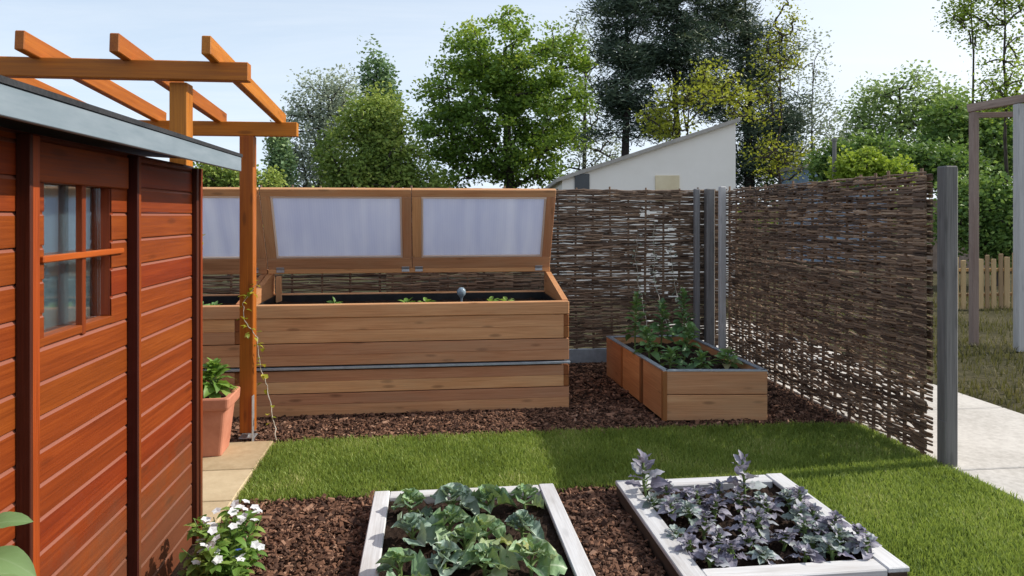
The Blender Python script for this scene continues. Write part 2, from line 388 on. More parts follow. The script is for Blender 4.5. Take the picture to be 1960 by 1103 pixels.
# lawn: an L of turf
lawn_poly = [(-.985, 3.80), (-.6, 3.83), (.3, 3.80), (1.0, 3.78), (1.93, 3.76), (1.93, -1.0), (3.05, -1.0), (3.05, 3.9), (3.03, 4.70), (2.60, 4.76), (1.2, 4.78), (0.0, 4.79), (-.80, 4.80), (-1.0, 4.74)]
m = MB(); m.add([(x, y, .008) for x, y in lawn_poly], [list(range(len(lawn_poly)))]); tag(m.build('lawn', M['lawn']), kind='structure')
m = MB()
for j in range(9):
    m.box((3.745, -.4 + j * 1.2, 0), (1.35, 1.186, .024), ch=.006)
tag(m.build('path', M['path']), kind='structure')
# paved terrace of flagstones beneath the pergola
m = MB(); m.add([(-5.2, 3.36, .004), (-1.0, 3.36, .004), (-1.0, 4.78, .004), (-5.2, 4.78, .004)], [[0, 1, 2, 3]])
tag(m.build('terrace', M['joint']), kind='structure')
m = MB()
xs = [-1.0, -1.42, -1.95, -2.4, -2.95, -3.5]; yb = [2.2, 2.75, 3.36, 3.80, 4.26, 4.78]
for i in range(len(xs) - 1):
    for j in range(len(yb) - 1):
        sx = .12 * (j % 2) if i > 0 else 0; x1 = xs[i] - (.012 if i else .0) - sx; x0 = xs[i + 1] - .12 * (j % 2)
        if yb[j] < 3.3 and True: continue
        m.box(((x0 + x1) / 2, (yb[j] + yb[j + 1]) / 2, .014), (x1 - x0 - .012, yb[j + 1] - yb[j] - .012, .03), ch=.004)
tag(m.build('paving', M['flag']), kind='structure')

def inpoly(x, y, poly):
    c = np.zeros(len(x), bool); k = len(poly)
    for i in range(k):
        x0, y0 = poly[i]; x1, y1 = poly[(i + 1) % k]
        if y0 == y1: continue
        c ^= ((y0 > y) != (y1 > y)) & (x < (x1 - x0) * (y - y0) / (y1 - y0) + x0)
    return c

def blades(name, mat, x, y, h0, h1, w, tone_f, z0=.006):
    n = len(x); a = rng.uniform(0, 2 * np.pi, n); h = rng.uniform(h0, h1, n); lean = rng.uniform(.1, .75, n) * h
    b = rng.uniform(0, 2 * np.pi, n)
    base = np.stack([x, y, np.full(n, z0)], -1); wv = np.stack([np.cos(a), np.sin(a), 0 * a], -1) * (w * rng.uniform(.6, 1.3, n))[:, None] / 2
    lv = np.stack([np.cos(b), np.sin(b), 0 * b], -1) * lean[:, None]
    mid = base + lv * .35 + np.array((0, 0, 1)) * (h * .6)[:, None]
    tip = base + lv + np.array((0, 0, 1)) * h[:, None]
    V = np.stack([base - wv, base + wv, mid - wv * .8, mid + wv * .8, tip], 1).reshape(-1, 3)
    i = np.arange(n)[:, None] * 5
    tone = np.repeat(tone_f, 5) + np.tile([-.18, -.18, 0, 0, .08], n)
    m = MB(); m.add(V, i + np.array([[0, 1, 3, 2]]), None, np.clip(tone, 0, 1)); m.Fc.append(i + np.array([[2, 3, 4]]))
    return tag(m.build(name, mat), kind='stuff')

N = 260000
x = rng.uniform(-1.05, 3.06, N); y = rng.uniform(2.1, 4.84, N)
k = inpoly(x, y, lawn_poly) & ~((x < 1.92) & (y < 3.68))
xe, ye = x + rng.normal(0, .016, N), y + rng.normal(0, .014, N) + .012 * np.sin(x * 23) + .01 * np.sin(x * 61)
x, y = xe[k], ye[k]
patch = .10 * np.sin(x * 13 + 2 * np.sin(y * 9)) * np.sin(y * 15 + x * 4) + np.sin(x * 5.1 + np.sin(y * 3)) * np.cos(y * 6.3 + 1.3 * np.sin(x * 4)) * .19
strip = .05 * np.sin(x * 2 * np.pi / .42)
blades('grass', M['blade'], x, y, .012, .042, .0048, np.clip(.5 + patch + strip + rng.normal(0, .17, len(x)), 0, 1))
N = 26000
x = rng.uniform(4.42, 10.5, N); y = rng.uniform(4.0, 12.5, N); k = rng.random(N) < np.clip(.55 + .6 * np.sin(x * 1.7 + y) * np.cos(y * 1.3), .12, 1)
x, y = x[k], y[k]
blades('rough_grass', M['weed'], x, y, .03, .10, .012, np.clip(.5 + .25 * np.sin(x * 2.1) * np.cos(y * 1.7) + rng.normal(0, .2, len(x)), 0, 1), -.02)

# bark chips
def chips(name, regions):
    xs, ys = [], []
    for x0, y0, x1, y1, dens in regions:
        n = int((x1 - x0) * (y1 - y0) * dens); xs.append(rng.uniform(x0, x1, n)); ys.append(rng.uniform(y0, y1, n))
    x = np.concatenate(xs); y = np.concatenate(ys)
    k = (~inpoly(x + rng.normal(0, .04, len(x)), y + rng.normal(0, .04, len(x)), lawn_poly) | (rng.random(len(x)) < .0)) & ~((x < -1.0) & (y < 4.78))
    for (bx0, by0, bx1, by1) in ((-.27, 2.6, .65, 3.68), (.98, 2.6, 1.92, 3.68), (1.66, 4.93, 2.45, 6.45), (-4, 5.4, 1.08, 6.3)):
        k &= ~((x > bx0) & (x < bx1) & (y > by0) & (y < by1))
    x, y = x[k], y[k]; n = len(x)
    L = rng.gamma(2.2, .0075, n) + .007; W = L * rng.uniform(.28, .6, n); H = rng.uniform(.003, .009, n)
    a = rng.uniform(0, 2 * np.pi, n); p = rng.normal(0, .32, n); r = rng.normal(0, .35, n)
    ca, sa, cp, sp, cr, sr = np.cos(a), np.sin(a), np.cos(p), np.sin(p), np.cos(r), np.sin(r)
    X = np.stack([ca * cp, sa * cp, sp], -1); Y = np.stack([-sa * cr, ca * cr, sr], -1); Z = np.cross(X, Y)
    C = np.stack([x, y, rng.uniform(.002, .02, n)], -1)
    sg = np.array([(i, j, q) for q in (-1, 1) for i, j in ((-1, -1), (1, -1), (1, 1), (-1, 1))], float)
    sg = sg * np.where(sg[:, 2:] > 0, [[.8, .75, 1]], [[1, 1, 1]])
    V = C[:, None] + .5 * (sg[None, :, 0, None] * (X * L[:, None])[:, None] + sg[None, :, 1, None] * (Y * W[:, None])[:, None] + sg[None, :, 2, None] * (Z * H[:, None])[:, None])
    i = np.arange(n)[:, None] * 8; m = MB()
    tone = np.repeat(np.clip(rng.beta(1.9, 2.5, n), 0, 1), 8)
    m.add(V.reshape(-1, 3), i + np.array([[4, 5, 6, 7]]), None, tone)
    for q in ((0, 1, 5, 4), (1, 2, 6, 5), (2, 3, 7, 6), (3, 0, 4, 7)): m.Fc.append(i + np.array([q]))
    return tag(m.build(name, M['chip']), kind='stuff')
chips('bark_mulch', [(-1.3, 2.0, 1.78, 3.82, 7000), (-2.2, 4.70, 3.02, 5.45, 4500), (1.0, 5.4, 3.05, 7.0, 2000)])

# ------------------------------------------------------------------ garden shed
SX, SY0, SY1 = -1.047, .85, 3.336
shed = thing('garden_shed', (-2.2, 2.1, 0), 'red-brown stained timber garden shed with small cross-barred window', 'shed')
bh = .0925
def px_y(u, X=SX):     # Y on the wall plane
    phi = TH + math.atan((u - CU) / F); return X / math.tan(phi)
wy0, wy1, wz0, wz1 = px_y(84), px_y(213), 1.165, 1.592
# side wall facing the garden, boards cut round the window
m = MB(); zt = .035 - bh * 0
k = 0
z = .03
while z < 1.70:
    z1 = min(z + bh, 1.72)
    segs = [(SY0, SY1)] if (z1 <= wz0 + .005 or z >= wz1 - .03) else [(SY0, wy0), (wy1, SY1)]
    for (a, b) in segs:
        tn = random.random()
        # shiplap profile: flat face, scooped top edge with a highlight painted in paler colour
        prof = [(-.022, z), (0, z), (.0005, z + .003), (0, z1 - .012)]
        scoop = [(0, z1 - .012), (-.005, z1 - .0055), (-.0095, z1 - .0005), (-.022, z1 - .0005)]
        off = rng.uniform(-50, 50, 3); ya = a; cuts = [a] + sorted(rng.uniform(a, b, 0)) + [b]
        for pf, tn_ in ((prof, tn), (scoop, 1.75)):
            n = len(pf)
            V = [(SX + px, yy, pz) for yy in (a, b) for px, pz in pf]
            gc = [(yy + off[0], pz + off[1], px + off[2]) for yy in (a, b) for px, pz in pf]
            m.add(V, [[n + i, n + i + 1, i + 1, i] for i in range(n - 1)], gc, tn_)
    z = z1
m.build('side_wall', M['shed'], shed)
m = MB(); z = .03
while z < 1.70:
    z1 = min(z + bh, 1.72)
    m.box((-2.2, SY1 - .011, (z + z1) / 2), (2 * 1.15 - .046, .022, z1 - z - .003), ch=.004); z = z1
m.build('end_wall', M['shed'], shed)
m = MB(); m.box((-3.35, 2.1, .87), (.022, 2.44, 1.68)); m.build('outer_wall', M['shed'], shed)
m = MB(); m.box((-2.2, SY0 + .011, .87), (2.25, .022, 1.68)); m.build('near_wall', M['shed'], shed)
m = MB(); m.box((-2.2, 2.1, .02), (2.24, 2.42, .03)); m.build('floor_panel', M['shed_dark'], shed)
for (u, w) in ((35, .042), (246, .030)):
    yy = px_y(u); onebox('batten', M['shed_light'] if u == 35 else M['shed'], shed, (SX + .016, yy + w / 2, .87), (.032, w, 1.68), ch=.003)
    onebox('batten', M['shed_dark'], shed, (SX + .018, yy - .006, .87), (.036, .014, 1.68), ch=.002)  # dark strip: shade of the batten's near face put into colour
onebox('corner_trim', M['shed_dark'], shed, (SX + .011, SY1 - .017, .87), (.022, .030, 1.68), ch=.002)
onebox('corner_trim', M['shed'], shed, (SX + .009, SY1 + .013, .87), (.040, .024, 1.68), ch=.002)
# top fascia strip under the eaves
onebox('eaves_board', M['shed'], shed, (SX + .008, (px_y(46) + px_y(238)) / 2, 1.645), (.014, px_y(238) - px_y(46), .11), ch=.003)
# window
win = MB()
wd = .036
win.box((SX - .032, (wy0 + wy1) / 2, wz1 + .012), (.060, wy1 - wy0 + .05, .026)); win.box((SX - .030, (wy0 + wy1) / 2, wz0 - .012), (.062, wy1 - wy0 + .05, .026))
win.box((SX - .032, wy0 - .010, (wz0 + wz1) / 2), (.058, .022, wz1 - wz0)); win.box((SX - .032, wy1 + .010, (wz0 + wz1) / 2), (.058, .022, wz1 - wz0))
win = win.build('window', M['shed'], shed)
onebox('pane', M['glass'], win, (SX - .035, (wy0 + wy1) / 2, (wz0 + wz1) / 2), (.004, wy1 - wy0 - .004, wz1 - wz0 - .004), ch=.001)
ym = px_y(160); zm = 1.5 - (486 - 412) * .5 / F * (px_y(120) * CT + SX * ST) * 2 * 1.0
zm = 1.5 - (488 - 412) / F * (ym * CT + SX * ST)
onebox('glazing_bar', M['shed'], win, (SX - .008, ym, (wz0 + wz1) / 2), (.022, .022, wz1 - wz0 + .06), ch=.003)
onebox('glazing_bar', M['shed_light'], win, (SX - .001, (px_y(76) + px_y(232)) / 2, zm), (.024, px_y(232) - px_y(76), .019), ch=.003)
# curtain folds inside
ny, nz = 60, 8
yy = np.linspace(wy0 - .015, wy1 + .015, ny); zz = np.linspace(wz0 - .05, wz1 + .02, nz)
Y, Z = np.meshgrid(yy, zz); X = SX - .062 + .006 * np.sin(Y * 95 + np.sin(Z * 7) * .5) + .004 * np.sin(Y * 41)
i = np.arange(nz - 1)[:, None] * ny + np.arange(ny - 1)[None]
m = MB(); m.add(np.stack([X, Y, Z], -1).reshape(-1, 3), np.stack([i, i + 1, i + ny + 1, i + ny], -1).reshape(-1, 4)); m.build('curtain', M['curtain'], win, smooth=True)
# roof: shallow pitch rising away from the eaves
XE = -.846
def rz(x): return 1.778 + (XE - x) * .05
m = MB()
ax, bx = XE + .004, -3.5
V = [(ax, .7, rz(ax)), (ax, SY1 + .02, rz(ax)), (bx, SY1 + .02, rz(bx)), (bx, .7, rz(bx))]
V += [(p[0], p[1], p[2] - .014) for p in V]
m.add(V, [[0, 1, 2, 3], [7, 6, 5, 4], [0, 4, 5, 1], [1, 5, 6, 2], [2, 6, 7, 3], [3, 7, 4, 0]])
roof = m.build('roof', M['felt'], shed)
m = MB()
V = [(ax - .03, .72, rz(ax) - .016), (ax - .03, SY1 + .0, rz(ax) - .016), (bx, SY1, rz(bx) - .016), (bx, .72, rz(bx) - .016)]
V += [(p[0], p[1], p[2] - .02) for p in V]
m.add(V, [[0, 1, 2, 3], [7, 6, 5, 4], [0, 4, 5, 1], [1, 5, 6, 2], [2, 6, 7, 3], [3, 7, 4, 0]])
m.build('roof_deck', M['shed_dark'], roof)
onebox('fascia', M['fascia'], roof, (XE - .009, (.7 + SY1 + .012) / 2, 1.731), (.018, SY1 + .012 - .7, .064), ch=.002)
onebox('fascia', M['felt'], roof, (XE - .012, SY1 + .022 - .009 - (SY1 + .02 - .7) / 2, 1.7705), (.030, SY1 + .02 - .7, .012), ch=.002)

# ------------------------------------------------------------------ pergola
perg = thing('pergola', (-1.8, 4.2, 0), 'orange-stained timber pergola rising behind the red shed, its rafters open to the sky', 'pergola')
FB, BB = 3.46, 4.87
def beam(u_right, Y, ztop, h):
    phi = TH + math.atan((u_right - CU) / F); xr = Y * math.tan(phi)
    onebox('beam', M['pergola'], perg, ((xr - 4.2) / 2, Y, ztop - h / 2), (xr + 4.2, .058, h), ch=.004)
    return xr
beam(478, FB, 2.215, .088); beam(570, BB, 2.117, .094)
xp = math.tan(TH + math.atan((342 - CU) / F)) * 3.50
onebox('post', M['pergola'], perg, (xp, 3.535, 1.06), (.08, .088, 2.13), ch=.004)
xq = math.tan(TH + math.atan((474 - CU) / F)) * 4.86
rp = onebox('post', M['pergola'], perg, (xq, 4.87, 1.045), (.088, .09, 1.955), ch=.004)
sh = MB(); sh.box((xq + .0485, 4.80, .16), (.006, .05, .32), ch=.001); sh.box((xq, 4.87, .034), (.10, .10, .007), ch=.001); sh.box((xq, 4.87, .055), (.014, .014, .045))
sh.build('post_shoe', M['steel'], rp)
lp = onebox('post', M['pergola'], perg, (-3.9, 4.87, 1.045), (.088, .09, 1.955), ch=.004)
onebox('post', M['pergola'], perg, (-3.9, 3.535, 1.06), (.08, .088, 2.13), ch=.004)
for i in range(8):
    X = -.985 - i * .388
    onebar('rafter', M['pergola'], perg, (X, 3.30, 2.215 + .034 + .011), (X, 4.98, 2.117 + .034 - .007), .042, .086, ch=.004)

# ------------------------------------------------------------------ cold frame raised beds
def soil_patch(m, x0, y0, x1, y1, z, amp=.012, nx=40, ny=30):
    X, Y = np.meshgrid(np.linspace(x0, x1, nx), np.linspace(y0, y1, ny))
    Z = z + amp * (np.sin(X * 31 + Y * 17) * np.cos(Y * 37 - X * 11)) + rng.normal(0, amp * .5, X.shape)
    i = np.arange(ny - 1)[:, None] * nx + np.arange(nx - 1)[None]
    m.add(np.stack([X, Y, Z], -1).reshape(-1, 3), np.stack([i, i + 1, i + nx + 1, i + nx], -1).reshape(-1, 4))
def cold_frame(x0, x1, label):
    y0, y1 = 5.39, 6.30; T = .042
    t = thing('raised_bed', ((x0 + x1) / 2, (y0 + y1) / 2, 0), label, 'raised bed', 'raised beds with open lids')
    rows = [(.012, .090), (.094, .174), (.180, .262), (.266, .345), (.384, .458), (.462, .546), (.552, .640), (.644, .735)]
    for i, (a, b) in enumerate(rows):
        lng = (i // 2) % 2 == 0; a, b = (a, b + .0035) if i % 2 == 0 else (a, b); cf = .0016 if i % 2 else .0016
        e = 0 if lng else T
        onebox('front_board', M['larch'], t, ((x0 + x1) / 2, y0 + T / 2, (a + b) / 2), (x1 - x0 - 2 * e, T + .003 * (i % 2), b - a), ch=.0022)
        onebox('back_board', M['larch'], t, ((x0 + x1) / 2, y1 - T / 2, (a + b) / 2), (x1 - x0 - 2 * e, T, b - a), ch=.005)
        for s in (-1, 1):
            ex = T if lng else 0
            xx = x0 + T / 2 if s < 0 else x1 - T / 2
            onebox('side_board', M['larch_end'] if not lng else M['larch'], t, (xx, (y0 + y1) / 2, (a + b) / 2), (T, y1 - y0 - 2 * ex, b - a), ch=.005)
    onebox('steel_band', M['zinc'], t, ((x0 + x1) / 2, y0 - .006, .366), (x1 - x0 + .012, .034, .017), ch=.002)
    m = MB(); m.box(((x0 + x1) / 2, (y0 + y1) / 2, .364), (x1 - x0 - .06, y1 - y0 - .06, .036)); m.build('frame_joint', M['liner'], t)
    onebox('top_rail', M['larch'], t, ((x0 + x1) / 2, y0 + .016, .787), (x1 - x0, .056, .100), ch=.006)
    onebox('back_rail', M['larch'], t, ((x0 + x1) / 2, y1 - .02, .780), (x1 - x0 - .09, .04, .086), ch=.005)
    # sloping side cheeks
    for xx in (x0 + .022, x1 - .022):
        m = MB()
        pr = [(y0 + .045, .74), (y1, .74), (y1, .995), (y1 - .10, .995), (y0 + .045, .842)]
        n = len(pr); w = .044
        V = [(xx - w / 2, a, b) for a, b in pr] + [(xx + w / 2, a, b) for a, b in pr]
        gc = [(q[1] + xx * 9, q[2], q[0]) for q in V]
        m.add(V, [list(range(n))[::-1], list(range(n, 2 * n))] + [[i, (i + 1) % n, n + (i + 1) % n, n + i] for i in range(n)], gc)
        m.build('side_cheek', M['larch_red'], t)
    onebox('upright', M['larch'], t, (x0 + .10, y1 - .10, .87), (.045, .045, .22), ch=.004)
    onebox('hinge_rail', M['larch_red'], t, ((x0 + x1) / 2, y1 - .025, 1.016), (x1 - x0, .05, .040), ch=.004)
    m = MB()
    for (cx, cy, sx, sy) in (((x0 + x1) / 2, y0 + .07, x1 - x0 - .1, .006), ((x0 + x1) / 2, y1 - .06, x1 - x0 - .1, .006), (x0 + .065, (y0 + y1) / 2, .006, y1 - y0 - .12), (x1 - .065, (y0 + y1) / 2, .006, y1 - y0 - .12)):
        m.box((cx, cy, .765), (sx, sy, .10), ch=.001)
    m.build('liner', M['liner'], t)
    m = MB(); soil_patch(m, x0 + .06, y0 + .06, x1 - .06, y1 - .06, .755); m.build('soil', M['soil'], t)
    # two lids hinged at the back, leaning forward
    tilt = math.radians(26); dirv = Vector((0, -math.sin(tilt), math.cos(tilt))); nrm = Vector((0, -math.cos(tilt), -math.sin(tilt)))
    hw = (x1 - x0) / 2; LL = .755
    for s in (0, 1):
        a0 = x0 + s * hw + .003; a1 = a0 + hw - .006; base = Vector((0, y1 - .03, 1.040))
        R = Matrix((Vector((1, 0, 0)), dirv, Vector((1, 0, 0)).cross(dirv))).transposed()
        def P(x, l, o=0): return Vector((x, 0, 0)) + base + dirv * l + nrm * o
        m = MB(); st = .078; th = .040
        m.box(P((a0 + a1) / 2, LL - .033), (a1 - a0, .066, th), R, .004, tone=.62)
        m.box(P((a0 + a1) / 2, .055), (a1 - a0, .11, th), R, .004, tone=.35)
        for xx in (a0 + st / 2, a1 - st / 2): m.box(P(xx, (.11 + LL - .066) / 2), (st, LL - .066 - .11, th), R, .004, axis=1)
        lid = m.build('lid', M['larch'], t)
        m = MB(); m.box(P((a0 + a1) / 2, (.11 + LL - .066) / 2, -.008), (a1 - a0 - 2 * st - .002, LL - .178, .012), R, .001); m.build('pane', M['poly'], lid)
        m = MB(); iw = .016
        xi0, xi1, l0, l1 = a0 + st, a1 - st, .11, LL - .066
        for (cx, cl, sx, sl) in (((xi0 + xi1) / 2, l0 + iw / 2, xi1 - xi0, iw), ((xi0 + xi1) / 2, l1 - iw / 2, xi1 - xi0, iw), (xi0 + iw / 2, (l0 + l1) / 2, iw, l1 - l0 - 2 * iw), (xi1 - iw / 2, (l0 + l1) / 2, iw, l1 - l0 - 2 * iw)):
            m.box(P(cx, cl, .010), (sx, sl, .020), R, .002)
        m.build('glazing_bead', M['larch_bead'], lid)
        for xx in ((a0 + .10, a1 - .055) if s == 0 else (a0 + .055, a1 - .10)):
            m = MB(); m.box(P(xx, .012, .024), (.065, .024, .006), R, .001); m.box((xx, y1 - .052, 1.018), (.065, .005, .022), None, .001); m.build('hinge', M['steel'], lid)
    return t
M['larch_bead'] = wood('pale_glazing_bead', (.62, .46, .36), (.74, .58, .47), (.82, .68, .58), rough=.6, spec=.3, knot=.1)
cold_frame(-1.36, 1.08, 'larch raised bed with two open glazed lids, beside the woven fence')
cold_frame(-3.85, -1.368, 'larch raised bed with open lid, partly hidden behind the red shed corner')

# ------------------------------------------------------------------ small planter with zinc rim
pl = thing('planter_box', (2.05, 5.7, 0), 'low larch planter box with zinc rim standing on bark mulch below the fence', 'planter')
PA, PB, PC, PD = Vector((1.693, 4.97, 0)), Vector((2.445, 4.885, 0)), Vector((2.43, 6.42, 0)), Vector((1.645, 6.45, 0))
def panel(name, a, b, z0, z1, mat, T=.035, inset=0.0):
    d = (b - a).normalized(); a2 = a + d * inset; b2 = b - d * inset
    nin = Vector((-d.y, d.x, 0))
    m = MB(); m.bar(a2 + nin * T / 2 + Vector((0, 0, (z0 + z1) / 2)), b2 + nin * T / 2 + Vector((0, 0, (z0 + z1) / 2)), T, z1 - z0, ch=.004); return m.build(name, mat, pl)
for a, b in ((.01, .195), (.20, .365)): panel('front_board', PA, PB, a, b, M['larch'], inset=.002)
L = (PD - PA)
for i in range(3):                                 # left side made of three vertical-jointed panels
    p = PD - L * (i / 3 + .004); q = PD - L * ((i + 1) / 3 - .004)
    panel('side_board', p, q, .01, .365, M['larch_red'], inset=.036 if i == 2 else .001)
    nn = Vector((L.y, -L.x, 0)).normalized()
    if i < 2:
        c = q + Vector((.016, 0, .188)); onebox('side_joint', M['larch_end'], pl, c, (.05, .030, .352))
for a, b in ((.01, .195), (.20, .365)): panel('side_board', PB, PC, a, b, M['larch'], inset=.036); panel('back_board', PC, PD, a, b, M['larch'], inset=.002)
onebox('corner_post', M['larch_end'], pl, PA + Vector((.006, .004, .188)), (.034, .034, .36))
m = MB()
for a, b in ((PA, PB), (PB, PC), (PC, PD), (PD, PA)):
    d = (b - a).normalized(); nin = Vector((-d.y, d.x, 0)); m.bar(a + nin * .019 + Vector((0, 0, .371)) + d * .021, b + nin * .019 + Vector((0, 0, .371)) - d * (-.0), .042, .010, ch=.001)
m.build('zinc_rim', M['zinc'], pl)
m = MB(); soil_patch(m, 1.71, 5.0, 2.41, 6.40, .31); m.build('soil', M['soil'], pl)

# ------------------------------------------------------------------ timber-edged vegetable beds in front
def timber_bed(x0, y0, x1, y1, h, T, label):
    t = thing('timber_bed', ((x0 + x1) / 2, (y0 + y1) / 2, 0), label, 'vegetable bed', 'timber-edged vegetable beds')
    cp = .022
    for xx in (x0 + T / 2, x1 - T / 2):
        onebox('side_board', M['shadewood'], t, (xx, (y0 + y1) / 2, (h - cp) / 2), (T - .012, y1 - y0 - .006, h - cp), ch=.004)
        onebox('cap_board', M['sleeper'], t, (xx, (y0 + y1) / 2, h - cp / 2), (T, y1 - y0, cp), ch=.004)
    for yy in (y1 - T / 2, y0 + T / 2):
        onebox('end_board', M['sleeper'], t, ((x0 + x1) / 2, yy, h / 2 - .002), (x1 - x0 - 2 * T - .002, T, h - .004), ch=.005)
    m = MB(); soil_patch(m, x0 + T - .01, y0 + T - .01, x1 - T + .01, y1 - T + .01, h - .035, .010, 50, 50)
    m.build('soil', M['soil'], t)
    return t
M['shadewood'] = wood('shaded_side_wood', (.035, .022, .016), (.075, .050, .036), (.13, .09, .065), rough=.75, spec=.2, knot=.3)  # bed side boards: shade on the outer faces put into a dark colour
timber_bed(-.273, 2.64, .651, 3.672, .092, .078, 'pale timber-edged bed planted with green cabbages')
timber_bed(.985, 2.63, 1.915, 3.672, .092, .093, 'pale timber-edged bed planted with purple kale')

# ------------------------------------------------------------------ woven fences
def hurdle(name, p0, p1, H, label, gap_f, rows, r0, spacing, z0=.05, nst=13):
    p0 = np.array(p0); p1 = np.array(p1); L = np.linalg.norm(p1 - p0); dx = (p1 - p0) / L; nx = np.array((-dx[1], dx[0]))
    t = thing(name, (*p0, 0), label, 'fence', 'woven willow fences')
    st = np.linspace(.05, L - .05, nst)
    for s in st:
        m = MB(); jit = rng.normal(0, .008, 4)
        P = [(*(p0 + dx * (s + jit[q]) + nx * jit[3] * .4), zz) for q, zz in enumerate((0, H * .5, H + rng.uniform(-.02, .03)))]
        m.tube(P, [.013, .012, .010], 7, tone=rng.uniform(.3, .7)); m.build('stake', M['willow'], t)
    m = MB(); zs = np.linspace(z0, H - .01, rows)
    for i, z in enumerate(zs):
        z = z + rng.normal(0, .004); s = -rng.uniform(0, .8) - .02
        while s < L:
            ln = rng.uniform(.6, 1.9); a, b = max(s, -.01), min(s + ln, L + .01); s += ln + rng.uniform(-.05, .02)
            if b - a < .06: continue
            k = max(int((b - a) / (spacing / 3.6)), 3)
            ss = np.linspace(a, b, k)
            keep = rng.random(k) > gap_f(ss, z)
            w = np.interp(ss, st, np.where((np.arange(nst) + i) % 2 == 0, 1, -1)) ; w = np.sin(w * 1.4)
            wob = np.cumsum(rng.normal(0, .0028, k)); wob -= np.linspace(wob[0], wob[-1], k)
            P = np.stack([p0[0] + dx[0] * ss + nx[0] * w * .021, p0[1] + dx[1] * ss + nx[1] * w * .021, z + wob + rng.normal(0, .0012, k)], -1)
            r = rng.uniform(.7, 1.25) * r0 * np.linspace(1.1, .75, k)
            tn = np.clip(rng.beta(1.6, 2.2), 0, 1)
            # split where the weave is loose
            j = 0
            while j < k:
                if not keep[j]: j += 1; continue
                e = j
                while e + 1 < k and keep[e + 1]: e += 1
                if e - j >= 1: m.tube(P[j:e + 1], r[j:e + 1], 5, tone=tn, cap=True, ref=(.02, .03, 1))
                j = e + 1
    m.build('weave', M['willow'], t)
    return t
def gap_side(s, z):        # s from near post backwards
    g = np.full_like(s, .006)
    lim = .62 + .05 * np.sin(s * 3.1)
    return g + np.where(z < lim, .095, .012 if z < 1.0 else 0)
hurdle('woven_fence', (3.03, 4.00), (3.03, 6.93), 1.765, 'woven willow fence running back beside the pale path', gap_side, 225, .0078, .16, nst=19)
def gap_back(s, z):
    X = 3.0 - s
    g = np.full_like(s, .006)
    return g + np.where((X > 2.16) & (X < 2.52) & (z > .55) & (z < 1.63), .20, 0) + (.05 if z < .45 else 0)
hurdle('woven_fence', (3.0, 7.06), (-.4, 7.06), 1.765, 'woven willow fence behind the low planter and raised bed', gap_back, 205, .0082, .17, z0=.16, nst=19)
hurdle('woven_fence', (-.42, 7.06), (-4.2, 7.06), 1.765, 'woven willow fence mostly hidden behind the glazed lids', lambda s, z: np.full_like(s, .01), 110, .0082, .22, z0=.16, nst=14)
tag(onebox('gravel_board', M['zinc'], None, (-.7, 7.05, .075), (7.1, .03, .14)), 'grey board along the ground under the back woven fence', 'edging board')

def post(name, c, size, H, mat, label, cap=False):
    t = thing(name, (c[0], c[1], 0), label, 'fence post')
    m = MB(); m.box((c[0], c[1], H / 2), (size, size, H), ch=.007); m.build('shaft', mat, t); return t
P_ = post('fence_post', (3.072, 3.89), .080, 1.792, M['bluewood'], 'square blue-grey post at the open end of the woven fence')
m = MB(); m.box((3.029, 3.88, .14), (.006, .07, .28), ch=.001); m.build('bracket', M['bluewood'], P_)
onebox('batten', M['palewood'], P_, (3.128, 3.905, .9), (.012, .05, 1.76))
post('fence_post', (2.87, 7.0), .085, 1.77, M['bluewood'], 'dark grey square post in the fence corner')
post('fence_post', (2.735, 7.0), .055, 1.77, M['greywood'], 'grey slim post left of the dark corner post')
post('fence_post', (2.965, 6.90), .062, 1.79, M['palewood'], 'pale silvery post right of the dark corner post')

# ------------------------------------------------------------------ leaves & plants
def leaf_grid(L, W, cup=.25, droop=.4, ruffle=.0, nu=6, nv=5, tip=.0, rnd=False):
    """leaf along +X, blade normal +Z; returns V, Q, gc"""
    u = np.linspace(0, 1, nu)[:, None]; v = np.linspace(-1, 1, nv)[None]
    half = W / 2 * np.sin(np.pi * np.clip(u * .93 + .07, 0, 1) ** (.85 + tip)) ** .7
    if rnd: half = W / 2 * np.clip(1 - np.abs(2 * np.clip(u * 1.04, 0, 1) ** .9 - 1) ** 2.6, 0, 1) ** .5
    half[0] = W * .06
    X = u * L + 0 * v; Y = half * v
    Z = cup * np.abs(v) ** 1.6 * half - droop * L * u ** 2.2 + ruffle * half * np.sin(u * 17 + v * 2 + rng.uniform(0, 6)) * np.abs(v)
    X = X * (1 - .12 * droop)
    V = np.stack([X, Y, Z], -1).reshape(-1, 3)
    i = np.arange(nu - 1)[:, None] * nv + np.arange(nv - 1)[None]
    Q = np.stack([i, i + nv, i + nv + 1, i + 1], -1).reshape(-1, 4)
    gc = np.stack([u + 0 * v, v + 0 * u, 0 * u + 0 * v + rng.uniform(0, 30)], -1).reshape(-1, 3)
    return V, Q, gc
def place(V, p, az, el, roll=0):
    R = Matrix.Rotation(az, 3, 'Z') @ Matrix.Rotation(-el, 3, 'Y') @ Matrix.Rotation(roll, 3, 'X')
    return V @ np.array(R).T + np.array(p)

